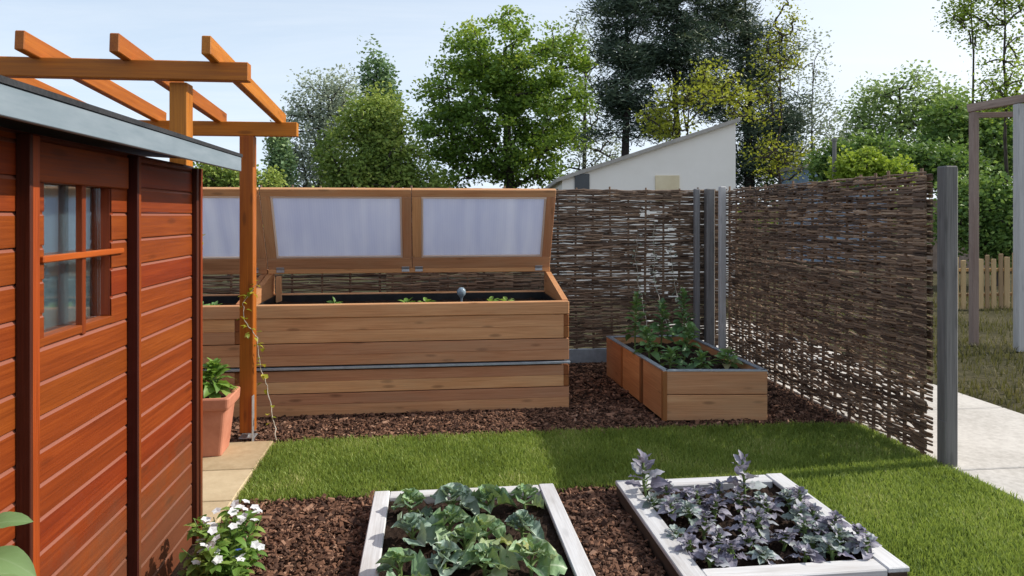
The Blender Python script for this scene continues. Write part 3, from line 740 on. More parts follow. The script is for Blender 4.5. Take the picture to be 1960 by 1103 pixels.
def rosette(name, loc, label, cat, group, mat, n, L0, L1, W, el0, el1, stem_h, stalk=.35, ruffle=.1, cup=.3, droop=.5, tone=(.2, .8), stem_mat='stem', lean=0, rnd=False):
    t = thing(name, loc, label, cat, group)
    m = MB(); st = MB(); p0 = np.array(loc, float)
    top = p0 + np.array((rng.normal(0, lean), rng.normal(0, lean), stem_h))
    st.tube([p0 - (0, 0, .02), (p0 + top) / 2 + rng.normal(0, .004, 3), top], [.008, .007, .005], 6)
    for i in range(n):
        f = (i + .5) / n
        az = i * 2.399 + rng.normal(0, .3); L = L0 + (L1 - L0) * (1 - f) * rng.uniform(.75, 1.15) + .0
        el = el0 + (el1 - el0) * f + rng.normal(0, .12)
        b = p0 + (top - p0) * (.25 + .75 * f)
        s = L * stalk
        d = np.array((math.cos(az) * math.cos(el), math.sin(az) * math.cos(el), math.sin(el)))
        e = b + d * s
        st.tube([b, (b + e) / 2 + (0, 0, .003), e], [.0045, .0038, .003], 5)
        V, Q, gc = leaf_grid(L * (1 - stalk * .4), W * (.55 + .6 * (1 - f)) * rng.uniform(.8, 1.2), cup * rng.uniform(.3, 1.7), droop * rng.uniform(.4, 1.3), ruffle, 8 if rnd else 7, 5, rnd=rnd)
        m.add(place(V, e - d * .003, az + rng.normal(0, .2), el - .05, rng.normal(0, .3)), Q, gc, rng.uniform(*tone))
    m.build('foliage', M[mat], t, smooth=True); st.build('stem', M[stem_mat], t, smooth=True)
    return t

cab_pts = [(u, v) for u, v in ((785, 960), (868, 955), (935, 958), (1005, 948), (790, 1015), (862, 1000), (928, 1018), (1000, 1002), (765, 1085), (850, 1068), (930, 1076), (1020, 1075), (890, 1040))]
cab_lab = {0: 'cabbage with large leaves in the far left corner of the timber bed', 3: 'cabbage with bright leaves in the far right corner of the timber bed', 8: 'young cabbage at the near left side of the pale timber bed', 11: 'yellowing cabbage at the near right side of the pale timber bed', 6: 'cabbage with one yellow-brown leaf in the middle of the bed', 7: 'pale-veined cabbage against the right board of the timber bed'}
for i, (u, v) in enumerate(cab_pts):
    X, Y = ground(u, v, .13)
    X = min(max(X, -.14), .52); Y = min(max(Y, 2.80), 3.54)
    tn = (.05, .88) if i not in (6, 11) else (.35, 1.0)
    sc_ = rng.uniform(.8, 1.15)
    rosette('cabbage', (X, Y, .058), cab_lab.get(i, 'green cabbage among others in the timber-edged cabbage bed'), 'cabbage', 'cabbages in the timber-edged bed', 'cabbage_grey' if i in (1, 4, 7, 9) else 'cabbage', rng.integers(10, 14), .050 * sc_, .105 * sc_, .098 * sc_, .15, 1.25, .085, .5, .25, .7, .5, tn, 'stem', rnd=True)
for r, (vv, us) in enumerate(((938, (1232, 1280, 1326, 1372, 1440, 1495)), (958, (1250, 1300, 1350, 1400, 1450, 1500, 1530)), (982, (1272, 1322, 1374, 1426, 1480, 1532, 1565)), (1008, (1298, 1350, 1406, 1462, 1518, 1572, 1605)), (1032, (1325, 1380, 1440, 1500, 1556, 1604, 1640)), (1056, (1350, 1410, 1475, 1540, 1605, 1660)))):
    for c, u in enumerate(us):
        X, Y = ground(u + rng.normal(0, 10), vv + rng.normal(0, 5), .12); X = min(max(X, 1.10), 1.84); Y = min(max(Y, 2.77), 3.57)
        tall = (r, c) in ((0, 0), (0, 4))
        lab = 'purple kale plant among others in the timber-edged bed'
        if (r, c) == (0, 0): lab = 'tall spiky kale at the far left corner of the purple bed'
        elif (r, c) == (0, 4): lab = 'tallest purple kale at the far edge with dark leaf tips'
        elif (r, c) == (5, 5): lab = 'purple kale leaning over the near right corner of its bed'
        elif (r, c) == (5, 0): lab = 'low purple kale at the near left corner of its bed'
        mt = ('kale', 'kale', 'kale_green')[rng.integers(0, 3)]
        if tall:
            rosette('kale_plant', (X, Y, .058), lab, 'kale', 'purple kale plants', 'kale', 15, .06, .115, .06, .3, 1.35, .20, .3, .25, .25, .35, (.2, 1), lean=.015)
        else:
            rosette('kale_plant', (X, Y, .058), lab, 'kale', 'purple kale plants', mt, rng.integers(16, 22), .03, .082, .040, .1, 1.2, rng.uniform(.04, .11), .35, .3, .3, .5, (.0, 1), lean=.012)

# planter vegetables
veg = [((1230, 610), .46, 'tall leafy bean plant at the back left of the planter'), ((1290, 625), .38, 'upright leafy plant at the back middle of the planter'), ((1350, 620), .48, 'tall leafy plant at the back right of the planter'),
       ((1225, 668), .22, 'bushy leafy vegetable inside the left side of the planter'), ((1285, 690), .12, 'blue-green leafy vegetable at the front left of the planter'), ((1340, 668), .24, 'leafy vegetable in the middle of the low planter'),
       ((1385, 688), .10, 'reddish leafy vegetable at the front right of the planter'), ((1320, 694), .09, 'small leafy vegetable at the front of the planter')]
vp = [(1.80, 6.05), (2.05, 6.1), (2.29, 6.15), (1.80, 5.62), (1.84, 5.25), (2.08, 5.60), (2.28, 5.22), (2.06, 5.20)]
for i, ((_, h, lab), (X, Y)) in enumerate(zip(veg, vp)):
    rosette('vegetable_plant', (X, Y, .30), lab, 'vegetable', 'vegetables in the low planter', 'chard', int(16 + h * 60), .06, .13, .065, .1, 1.2, h + .03, .3, .2, .25, .5, (.0, .9) if i != 6 else (.5, 1), lean=.02)
# seedlings in the raised beds
for k, (X, Y, lab) in enumerate(((-.17, 5.62, 'brightest lettuce seedling in the open raised bed'), (-.02, 5.60, 'small lettuce seedling beside the brightest one'), (.50, 5.62, 'lettuce seedling right of the glass watering globe'), (.62, 5.60, 'tiny lettuce seedling nearest the raised bed right end'), (-.72, 5.60, 'tiny lettuce seedling at the raised bed left half'))):
    rosette('seedling', (X, Y, .755), lab, 'seedling', 'seedlings in the raised bed', 'bright', 7, .06, .10, .055, .2, 1.1, .055, .3, .15, .3, .4, (.3, 1) if k != 4 else (0, .4))
for k, (X, Y) in enumerate(((-1.72, 5.60), (-1.86, 5.58), (-1.60, 5.57))):
    rosette('seedling', (X, Y, .755), 'dark green seedling in the half-hidden raised bed', 'seedling', 'seedlings in the half-hidden raised bed', 'chard', 9, .05, .11, .055, .2, 1.1, .05, .3, .15, .3, .4, (.3, .9))
# watering globe
t = thing('watering_globe', (.27, 5.85, .75), 'small blue-grey glass watering globe stuck in the raised bed soil', 'watering globe')
prof = [(.0, .155), (.018, .152), (.032, .138), (.038, .118), (.034, .097), (.020, .080), (.010, .066), (.008, .03), (.007, 0)]
m = MB(); n = 16; V = []
for r_, z_ in prof: V += [(.27 + r_ * math.cos(a), 5.85 + r_ * math.sin(a), .75 + z_) for a in np.arange(n) / n * 2 * np.pi]
Fs = [[i * n + j, (i + 1) * n + j, (i + 1) * n + (j + 1) % n, i * n + (j + 1) % n] for i in range(len(prof) - 1) for j in range(n)]
m.add(V, Fs); 
mg, nt = new_mat('blue_grey_glass'); tt = NT(nt); tt.out(tt.bsdf(tt.ramp(tt.noise(tt.n('ShaderNodeTexCoord').outputs['Object'], 20), [(.3, (.16, .22, .27)), (.7, (.30, .38, .44))]).outputs[0], .08, .6)); M['globe'] = mg
m.build('bulb', M['globe'], t, smooth=True)
m = MB(); m.tube([(.27, 5.85, .72), (.27, 5.85, .79)], .011, 8); m.build('neck', M['steel'], t)

# ------------------------------------------------------------------ terracotta pot
pc = np.array((-1.365, 4.60, 0)); pa = math.radians(2)
t = thing('plant_pot', (*pc[:2], .02), 'square tapered terracotta pot standing on the paving by the pergola post', 'pot')
def ring(w, z, r=.02):
    pts = []
    for k in range(4):
        cx, cy = ((1, 1), (-1, 1), (-1, -1), (1, -1))[k]
        for q in range(4):
            a = k * math.pi / 2 + q / 3 * math.pi / 2; pts.append((cx * (w / 2 - r) + r * math.cos(a), cy * (w / 2 - r) + r * math.sin(a)))
    c, s = math.cos(pa), math.sin(pa)
    return [(pc[0] + x * c - y * s, pc[1] + x * s + y * c, z) for x, y in pts]
def loft(rings, closed_bottom=True):
    m = MB(); n = len(rings[0]); V = [p for r_ in rings for p in r_]
    Fs = [[i * n + j, i * n + (j + 1) % n, (i + 1) * n + (j + 1) % n, (i + 1) * n + j] for i in range(len(rings) - 1) for j in range(n)]
    Fs.append(list(range(n))[::-1]); m.add(V, Fs); return m
loft([ring(.21, .03), ring(.215, .035), ring(.275, .32), ring(.28, .335), ring(.25, .335), ring(.245, .30)]).build('body', M['terracotta'], t)
loft([ring(.278, .318), ring(.315, .322), ring(.322, .335), ring(.328, .385), ring(.318, .393), ring(.27, .393), ring(.262, .36), ring(.255, .33)]).build('rim', M['terracotta'], t)
m = MB(); V = ring(.258, .352); m.add(V + [(pc[0], pc[1], .36)], [[j, (j + 1) % 16, 16] for j in range(16)]); m.build('soil', M['soil'], t)
rosette('pot_plant', (pc[0] + .03, pc[1], .35), 'green bushy plant growing in the terracotta pot', 'plant', None, 'bright', 52, .07, .14, .07, .1, 1.3, .20, .3, .15, .3, .6, (.1, .8), lean=.02)

def climber(name, pts, label, nleaf, size, mat='vine', twig='twig', r=.004):
    t = thing(name, pts[0], label, 'climbing plant'); m = MB(); pts = np.array(pts, float)
    # resample with wobble
    s = np.linspace(0, len(pts) - 1, len(pts) * 5); P = np.stack([np.interp(s, np.arange(len(pts)), pts[:, k]) for k in range(3)], -1) + rng.normal(0, .004, (len(s), 3))
    m.tube(P, np.linspace(r, r * .5, len(P)), 5); m.build('stem', M[twig], t, smooth=True)
    m = MB()
    for i in range(nleaf):
        p = P[rng.integers(1, len(P))] + rng.normal(0, .016, 3); V, Q, gc = leaf_grid(size * rng.uniform(.6, 1.3), size * .75, .3, .3, .1, 5, 3)
        m.add(place(V, p, rng.uniform(0, 6.28), rng.uniform(-.9, .6)), Q, gc, rng.uniform(0, 1))
    m.build('foliage', M[mat], t, smooth=True)
px_, py_ = xq, 4.87
climber('climbing_plant', [(px_ + .20, 4.80, .02), (px_ + .17, 4.83, .15), (px_ + .13, 4.85, .34), (px_ + .085, 4.84, .50), (px_ + .07, 4.815, .70), (px_ + .0, 4.81, .80), (px_ - .02, 4.80, .93), (px_ + .07, 4.81, 1.05)], 'yellow-leaved vine twining around the orange pergola post', 44, .04)
climber('climbing_plant', [(-1.57, 4.62, .33), (-1.58, 4.60, .7), (-1.575, 4.61, 1.0), (-1.585, 4.60, 1.3), (-1.575, 4.60, 1.5)], 'thin pale bare climber stem nearest the shed corner', 26, .045, r=.0045)
climber('climbing_plant', [(-1.44, 4.66, .36), (-1.43, 4.66, .75), (-1.42, 4.66, 1.1), (-1.43, 4.65, 1.45)], 'thin pale bare climber stem rising from the pot', 6, .035, r=.0045)

for k, (X, h_, lab) in enumerate(((2.14, 1.30, 'thin pale climber on the back fence above the planter left side'), (2.30, 1.42, 'tallest thin pale climber on the back fence behind the planter'), (2.46, 1.22, 'thin pale climber on the back fence nearest the corner posts'))):
    zz_ = np.linspace(.3, h_, 9)
    climber('climbing_plant', [(X + .05 * (1 - (q - .3) / h_) * (k - 1) + rng.normal(0, .012), 6.50 + .52 * min(1, (q - .3) / .5), q) for q in zz_], lab, 46, .034, 'greyleaf', r=.004)
# white flowering plant at the shed foot
fx, fy = ground(425, 1085, .12)
t = thing('flowering_plant', (fx, fy, 0), 'white-flowered bushy green plant at the foot of the shed', 'plant')
m = MB(); st = MB(); tips = []
for i in range(70):
    az = rng.uniform(0, 6.28); rr = rng.uniform(.02, .15); h = rng.uniform(.14, .40) * (1 - .3 * rr / .13)
    b = np.array((fx + rng.normal(0, .03), fy + rng.normal(0, .03), 0)); e = np.array((fx + math.cos(az) * rr * 1.25, fy + math.sin(az) * rr * 1.2, h))
    c = (b + e) / 2 + np.array((-math.cos(az), -math.sin(az), 0)) * .01; st.tube([b, c, e], [.003, .0026, .0018], 5); tips.append(e)
    for q in range(14):
        f = rng.uniform(.2, 1.0); p = b + (e - b) * f; V, Q, gc = leaf_grid(rng.uniform(.035, .065), .032, .3, .4, .05, 5, 3)
        m.add(place(V, p, rng.uniform(0, 6.28), rng.uniform(-.2, 1.0)), Q, gc, rng.uniform(0, 1))
m.build('foliage', M['bright'], t, smooth=True); st.build('stem', M['stem'], t)
def blossom(p, mat, rad, parent, k=5):
    m = MB(); a0 = rng.uniform(0, 6.28); el = rng.uniform(.2, .9)
    R = Matrix.Rotation(rng.uniform(0, 6.28), 3, 'Z') @ Matrix.Rotation(rng.uniform(.1, .7), 3, 'X')
    for q in range(k):
        V, Q, gc = leaf_grid(rad, rad * .95, .2, .15, .05, 4, 3)
        V = place(V, (0, 0, 0), a0 + q * 2 * math.pi / k, .3); m.add(V @ np.array(R).T + p, Q, gc, rng.uniform(0, 1))
    return m.build('blossom', mat, parent, smooth=True)
cam_side = sorted(tips, key=lambda e: e[1] * .5 - e[2] - e[0] * .9)
for i in range(44): blossom(cam_side[i % 38] + np.array((rng.normal(0, .016), rng.normal(-.008, .012), rng.uniform(-.01, .035))), M['petal'], .02, t)
for i in range(5): blossom(np.array((fx + .075 + rng.normal(0, .012), fy - .07, .11 + i * .026)), M['bluepetal'], .014, t)

# broad-leaved plant right beside the camera, at the shed wall
lx, ly = at_depth(-30, 1.42)
t = thing('leafy_plant', (lx, ly, 0), 'tall plant with broad pale green leaves close to the shed wall', 'plant')
m = MB(); st = MB(); st.tube([(lx, ly, 0), (lx + .01, ly, .4), (lx, ly, .86)], [.010, .008, .005], 7)
for (u, v, z, az, L, el, dr) in ((4, 1000, .875, .15, .085, .25, .3), (8, 1058, .815, -.35, .105, .15, .55), (0, 1098, .77, .9, .09, .0, .4), (10, 1130, .72, -1.0, .11, .1, .5), (0, 1150, .70, 2.5, .11, .2, .4)):
    b = np.array((*at_depth(u - 36, 1.42), z)); st.tube([(lx, ly, z - .03), b], .003, 5)
    V, Q, gc = leaf_grid(L, L * .55, .25, dr, .05, 9, 7, .15); m.add(place(V, b, az, el, .35), Q, gc, rng.uniform(.2, .9))
m.build('foliage', M['pale_leaf'], t, smooth=True); st.build('stem', M['stem'], t)
# low yellow-green leaves along the shed foot
for u, lab in ((180, 'low yellow-green plant left at the shed foot'), (275, 'low yellow-green plant nearer the white flowers')):
    d = 2.05 if u == 180 else 2.3
    X, Y = at_depth(u, d); X = max(X, SX + .06)
    rosette('low_plant', (X, Y, 0), lab, 'plant', 'low plants at the shed foot', 'vine', 9, .06, .10, .045, .3, 1.2, .30 if u == 180 else .26, .3, .1, .3, .4, (0, .7))

# ------------------------------------------------------------------ white building behind the fence
BD = 13.0
t0 = at_depth(1250, BD)
bld = thing('white_building', (*t0, 0), 'white rendered building with sloping mono-pitch roof behind the woven fence', 'building')
def bp(u, v, d=BD): x, y = at_depth(u, d); return np.array((x, y, CH + (HV - v) / F * d))
dep = np.array((ST, CT, 0)) * 5.0
A0 = bp(1076, 412); A0[2] = 0; A1 = bp(1408, 412); A1[2] = 0
TL = bp(1076, 341); TR = bp(1408, 231)
m = MB(); V = [A0, A1, TR, TL, A0 + dep, A1 + dep, TR + dep, TL + dep]
m.add(V, [[0, 1, 2, 3], [5, 4, 7, 6], [1, 5, 6, 2], [4, 0, 3, 7], [3, 2, 6, 7]]); m.build('wall', M['render'], bld)
m = MB(); fwd = np.array((ST, CT, 0)); sl = (TR - TL); sl /= np.linalg.norm(sl)
a, b = TL - sl * .12 - fwd * .10 + (0, 0, .03), TR + sl * .06 - fwd * .10 + (0, 0, .03)
V = [a, b, b + dep, a + dep]; V = V + [p - np.array((0, 0, .07)) for p in V]
m.add(V, [[0, 1, 2, 3], [7, 6, 5, 4], [0, 4, 5, 1], [1, 5, 6, 2], [2, 6, 7, 3], [3, 7, 4, 0]]); m.build('roof', M['roofedge'], bld)
def wallrect(u0, v0, u1, v1, proud, thick, name, mat):
    c0 = bp(u0, v1); c1 = bp(u1, v0); c = (c0 + c1) / 2; w = np.linalg.norm((c1 - c0)[:2]); h = c1[2] - c0[2]
    return onebox(name, mat, bld, c - fwd * proud, (w, thick, h), Matrix.Rotation(-TH, 3, 'Z'), .004)
w = wallrect(1100, 333, 1128, 372, .0, .06, 'window', M['darkpane'])
wallrect(1254, 336, 1300, 385, .0, .05, 'ochre_panel', M['ochre'])


# ------------------------------------------------------------------ grey timber frame and pickets on the right
fr = thing('garden_arch', (*at_depth(1905, 8.2), 0), 'tall grey timber arch standing on rough grass beyond the path', 'garden arch')
q0 = at_depth(1864, 8.2); q1 = at_depth(1951, 7.85); q2 = at_depth(1985, 8.9)
onebox('post', M['brownbeam'], fr, (q0[0], q0[1], 1.34), (.075, .075, 2.70), ch=.005)
onebox('post', M['palewood'], fr, (q1[0], q1[1], 1.36), (.085, .085, 2.74), ch=.005)
ta = Vector((*q0, 2.745)); tb = Vector((*at_depth(2010, 7.7), 2.82))
onebar('beam', M['brownbeam'], fr, ta - (tb - ta).normalized() * .06, tb, .08, .09)
tb2 = Vector((*at_depth(2030, 9.6), 2.70)); onebar('beam', M['brownbeam'], fr, Vector((q0[0], q0[1], 2.655)), Vector((q1[0] + .2, q1[1] + .3, 2.66)), .05, .06)
onebar('beam', M['brownbeam'], fr, Vector((q1[0], q1[1] - .15, 2.83)), tb2 + Vector((0, 0, .17)), .08, .09)

pk = thing('picket_fence', (*at_depth(1900, 11.2), 0), 'low picket fence of uneven wooden pales in front of dark shrubs', 'fence')
u = 1815.0
while u < 1990:
    d = 11.3 + (u - 1830) * .001; x, y = at_depth(u, d); w = rng.uniform(.055, .09)
    h = .86 + rng.uniform(-.08, .05)
    m = MB(); m.box((x, y, h / 2), (w, .022, h), Matrix.Rotation(-TH + rng.normal(0, .05), 3, 'Z') @ Matrix.Rotation(rng.normal(0, .015), 3, 'Y'), .006); m.build('pale', M['picket'], pk)
    u += (w + rng.uniform(.015, .05)) * F / d
for z in (.22, .62): onebar('rail', M['picket'], pk, (*at_depth(1808, 11.36), z), (*at_depth(1995, 11.50), z), .03, .05)
tag(onebox('garden_wall', noisy('brown_wall', [(.3, (.20, .15, .12)), (.7, (.34, .27, .23))], 5), None, (*at_depth(1900, 19), .95), (5, .2, 1.9), Matrix.Rotation(-TH, 3, 'Z')), 'brown garden wall seen through the timber arch', 'wall')
x, y = at_depth(1597, 12); tpole = thing('slim_pole', (x, y, 0), 'slim dark pole rising above the woven fence top', 'pole')
m = MB(); m.tube([(x, y, 0), (x, y, 2.75)], .035, 8); m.build('shaft', M['bluewood'], tpole)
m = MB(); m.tube([(x, y, 2.75), (x, y, 2.80)], .045, 8); m.build('cap', M['bluewood'], tpole)
x, y = at_depth(1590, 24); hb = thing('distant_building', (x, y, 0), 'small pale blue building glimpsed between shrubs behind the fence', 'building')
onebox('wall', M['bluewall'], hb, (x, y, 1.5), (2.6, 2.5, 3.0), Matrix.Rotation(-TH, 3, 'Z'))
onebox('roof', M['roofedge'], hb, (x, y, 3.06), (2.9, 2.8, .12), Matrix.Rotation(-TH, 3, 'Z'))

# ------------------------------------------------------------------ trees
def tree(name, d, blobs, label, cat, mat, n_cl, leaves, lsize, trunk_u, trunk_r=.16, bark='bark', clump=.5, group=None, shape='leaf', zmin=0, top=None, flat=1.0, lower_dark=True, tonebias=0.0, trunk_lean=0.0, bare=0, limb_scale=1.0, shell=.62):
    s = d / F
    tx, ty = at_depth(trunk_u, d)
    t = thing(name, (tx, ty, 0), label, cat, group)
    B = []
    for (u, v, ru, rv, *w) in blobs:
        x, y = at_depth(u, d); B.append((np.array((x, y, CH + (HV - v) * s)), np.array((ru * s, ru * s * .85, rv * s)), w[0] if w else ru * rv))
    wts = np.array([b[2] for b in B], float); wts /= wts.sum()
    pts = []
    while len(pts) < n_cl:
        b = B[rng.choice(len(B), p=wts)]
        q = rng.normal(0, 1, 3); q /= np.linalg.norm(q); q *= rng.uniform(shell, 1.0) ** .8 if rng.random() < .75 else rng.random() ** .5
        p = b[0] + q * b[1]
        if p[2] > zmin: pts.append(p)
    pts = np.array(pts)
    zlo = pts[:, 2].min(); zhi = pts[:, 2].max() if top is None else top
    # trunk
    base = np.array((tx, ty, 0)); cxy = np.array((pts[:, 0].mean(), pts[:, 1].mean()))
    apex = np.array((tx + (cxy[0] - tx) * .7 + trunk_lean, ty + (cxy[1] - ty) * .7, zlo + (zhi - zlo) * .82))
    f = np.linspace(0, 1, 9)[:, None]; tp = base + (apex - base) * f + np.c_[rng.normal(0, .012 * apex[2] * .5, (9, 2)), np.zeros(9)] * np.sin(f * np.pi)
    # limbs: greedy tree
    nodes = [p for p in tp[2:]]; par = [-1] * len(nodes)
    nodes = list(tp); par = [i - 1 for i in range(9)]; allow = [tp[i][2] > zlo * .75 for i in range(9)]
    order = np.argsort(np.min(np.linalg.norm(pts[:, None] - tp[None], axis=2), axis=1))
    for i in order:
        p = pts[i]; A = np.array(nodes); dd = np.linalg.norm(A - p, axis=1) + .8 * np.maximum(0, A[:, 2] - p[2] + .15 * np.linalg.norm((A - p)[:, :2], axis=1))
        dd[~np.array(allow)] += 1e3
        j = int(np.argmin(dd)); par.append(j); nodes.append(p); allow.append(True)
    cnt = np.ones(len(nodes))
    for i in range(len(nodes) - 1, 8, -1): cnt[par[i]] += cnt[i]
    m = MB(); m.tube(tp, np.linspace(trunk_r, trunk_r * .28, 9), 8)
    for i in range(9, len(nodes)):
        a = nodes[par[i]]; b = nodes[i]; r1 = limb_scale * min(.011 * cnt[i] ** .5 + .006, trunk_r * .55) * (d / 25) ** .5
        mid = (a + b) / 2 + np.array((0, 0, .08)) * np.linalg.norm(b - a) + rng.normal(0, .05, 3) * np.linalg.norm(b - a)
        m.tube([a, mid, b], [r1 * 1.2, r1 * 1.05, r1 * .8], 5, cap=False)
    m.build('trunk', M[bark], t, smooth=True)
    if leaves:
        n = n_cl * leaves
        ci = np.repeat(np.arange(n_cl), leaves); csz = clump * rng.uniform(.6, 1.3, n_cl)
        g = rng.normal(0, 1, (n, 3)); g /= np.linalg.norm(g, axis=1)[:, None]; g *= rng.random((n, 1)) ** .45
        P = pts[ci] + g * (csz[ci])[:, None] * np.array((1, 1, flat)) * 1.05
        a = rng.uniform(0, 6.28, n); el = rng.uniform(-.6, .9, n)
        X = np.stack([np.cos(a) * np.cos(el), np.sin(a) * np.cos(el), np.sin(el)], -1)
        q = rng.normal(0, 1, (n, 3)); Y = np.cross(X, q); Y /= np.linalg.norm(Y, axis=1)[:, None]
        L = lsize * rng.uniform(.6, 1.4, n)[:, None]; W = L * (.62 if shape == 'leaf' else .155)
        Z = np.cross(X, Y)
        V = np.stack([P, P + X * L * .5 + Y * W * .5 + Z * L * .08, P + X * L, P + X * L * .5 - Y * W * .5 + Z * L * .08], 1)
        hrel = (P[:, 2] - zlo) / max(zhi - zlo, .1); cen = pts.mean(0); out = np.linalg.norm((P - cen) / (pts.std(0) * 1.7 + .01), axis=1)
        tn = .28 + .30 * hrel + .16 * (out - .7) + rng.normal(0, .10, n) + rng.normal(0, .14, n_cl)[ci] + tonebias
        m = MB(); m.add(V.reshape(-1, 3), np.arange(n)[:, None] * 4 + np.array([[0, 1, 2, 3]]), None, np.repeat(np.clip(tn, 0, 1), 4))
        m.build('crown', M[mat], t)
    return t

tree('deciduous_tree', 28, [(965, 110, 130, 85), (900, 190, 110, 100), (1030, 170, 105, 110), (985, 255, 140, 90), (860, 260, 60, 60), (1085, 120, 40, 60), (1000, 315, 85, 45), (870, 320, 60, 40)],
     'large round green tree with sky showing between its leaf clumps', 'tree', 'lindens', 420, 80, .16, 972, .26, clump=.62, flat=.55)
tree('poplar_tree', 40, [(718, 180, 24, 95), (742, 190, 18, 90), (705, 260, 28, 80)], 'narrow poplar spire rising behind the bushy tree', 'tree', 'poplar', 120, 50, .22, 722, .2, clump=.55, flat=1.4)
tree('bushy_tree', 24, [(720, 240, 62, 60), (680, 300, 75, 65), (750, 310, 60, 60), (720, 350, 95, 50), (810, 355, 50, 35)], 'dense olive-green bushy tree above the glazed lids', 'tree', 'bushy', 300, 75, .13, 715, .18, clump=.5)
tree('willow_tree', 30, [(615, 200, 60, 50), (590, 260, 60, 70), (640, 290, 50, 70), (655, 190, 35, 45), (580, 330, 45, 40)], 'pale grey-green airy tree beside the bushy one', 'tree', 'greyleaf', 210, 55, .13, 610, .16, clump=.6, flat=1.3)
tree('slender_tree', 22, [(535, 310, 15, 48), (538, 350, 20, 40), (530, 280, 10, 25)], 'slender dark green tree behind the pergola beam end', 'tree', 'poplar', 70, 60, .12, 536, .08, clump=.32, flat=1.5)
tree('shrub', 16, [(410, 345, 45, 28), (455, 350, 40, 28), (500, 352, 35, 26), (390, 330, 20, 35)], 'green shrub seen below the end of the shed roof', 'shrub', 'bushy', 120, 60, .08, 440, .06, clump=.28, tonebias=.05)
tree('birch_tree', 34, [(1115, 110, 35, 80), (1110, 210, 45, 80), (1140, 290, 45, 60), (1100, 310, 40, 45)], 'pale feathery tree between the round tree and the pines', 'tree', 'greyleaf', 120, 26, .14, 1118, .14, clump=.75, flat=1.2, limb_scale=1.2)
# pines
tree('pine_tree', 24, [(1195, 30, 60, 40), (1190, 110, 55, 40), (1200, 185, 55, 40), (1165, 215, 25, 18), (1165, 150, 28, 20), (1235, 250, 35, 20), (1150, 262, 25, 9), (1205, -60, 60, 60)], 'dark pine with the leftmost of the three trunks', 'pine tree', 'needle', 125, 190, .24, 1197, .19, 'barkpine', clump=.62, shape='needle', flat=.5, top=9.5)
tree('pine_tree', 25, [(1290, 20, 75, 50), (1320, 100, 80, 45), (1270, 130, 50, 35), (1340, 170, 50, 35), (1290, -60, 90, 60), (1300, 215, 60, 25)], 'dark pine with a straight bare trunk between two others', 'pine tree', 'needle', 140, 190, .24, 1291, .17, 'barkpine', clump=.64, shape='needle', flat=.5, top=9.8)
tree('pine_tree', 26, [(1400, 30, 60, 60), (1450, 110, 65, 50), (1420, 190, 80, 50), (1455, 260, 75, 45), (1440, 320, 55, 40), (1510, 230, 35, 30), (1390, -60, 80, 60), (1490, 310, 60, 30)], 'broad dark pine leaning over the end of the white building', 'pine tree', 'needle', 200, 170, .24, 1432, .24, 'barkpine', clump=.7, shape='needle', flat=.6, top=9.8, tonebias=.14)
tree('young_tree', 17, [(1330, 180, 70, 30), (1265, 225, 35, 22), (1355, 135, 30, 25), (1262, 258, 35, 16), (1390, 165, 30, 35), (1300, 240, 50, 15), (1420, 200, 25, 35)], 'yellow-green young tree above the white building roof', 'tree', 'acid', 120, 22, .085, 1310, .04, clump=.34, flat=.55, tonebias=-.12)
tree('young_tree', 19, [(1490, 110, 40, 60), (1500, 40, 25, 45), (1450, 200, 40, 40), (1510, 330, 45, 30), (1470, 300, 40, 40), (1530, 300, 35, 30)], 'loose yellow-green young tree in front of the broad pine', 'tree', 'acid', 120, 20, .085, 1495, .05, clump=.45, flat=.8, tonebias=-.2)
tree('bare_tree', 32, [(1540, 130, 45, 70), (1560, 220, 45, 70), (1590, 280, 40, 40)], 'thinly leaved grey tree right of the pines', 'tree', 'greyleaf', 100, 26, .13, 1555, .06, clump=.8, flat=1.2, limb_scale=.6)
tree('distant_tree', 36, [(1690, 230, 60, 70), (1750, 190, 65, 55), (1800, 230, 50, 70), (1650, 270, 45, 50), (1720, 290, 100, 40)], 'airy light green tree beyond the hedge', 'tree', 'airy', 230, 42, .19, 1730, .16, clump=.95, flat=.8)
tree('distant_tree', 22, [(1830, 250, 55, 60), (1880, 290, 60, 70), (1800, 310, 60, 40), (1940, 260, 50, 70)], 'dense green tree behind the grey timber arch', 'tree', 'hedge', 230, 70, .15, 1870, .14, clump=.55, tonebias=.12)
tree('tall_tree', 15, [(1850, 30, 35, 30), (1930, 40, 45, 60), (1930, 150, 50, 55), (1900, 190, 50, 30), (1960, -30, 80, 50), (1870, -40, 50, 40)], 'tall thin-trunked tree with sparse leaves at the frame top', 'tree', 'lime', 120, 50, .065, 1925, .05, clump=.36, tonebias=-.06)
tree('tall_tree', 15.5, [(1845, 20, 30, 30), (1860, -40, 40, 40), (1862, 60, 15, 40)], 'thin bare-stemmed tree left of the tall sparse one', 'tree', 'airy', 60, 24, .06, 1868, .04, clump=.33)
tree('hedge', 18, [(1600, 320, 40, 35), (1690, 310, 60, 35), (1770, 320, 60, 35), (1830, 330, 50, 40), (1650, 285, 30, 18)], 'dark clipped-looking hedge behind the side woven fence', 'hedge', 'hedge', 210, 70, .11, 1700, .08, clump=.36, tonebias=-.12)
tree('shrub', 12, [(1650, 330, 45, 24), (1620, 325, 25, 28), (1700, 335, 40, 20), (1655, 305, 14, 20)], 'lime-green shrub just above the woven fence', 'shrub', 'lime', 110, 45, .075, 1655, .04, clump=.2)
tree('shrub', 15, [(1905, 430, 60, 70), (1870, 400, 40, 60), (1950, 420, 40, 80), (1835, 420, 40, 60)], 'dark leafy shrub behind the picket fence', 'shrub', 'hedge', 200, 60, .10, 1905, .06, clump=.35, zmin=.1, tonebias=.08)
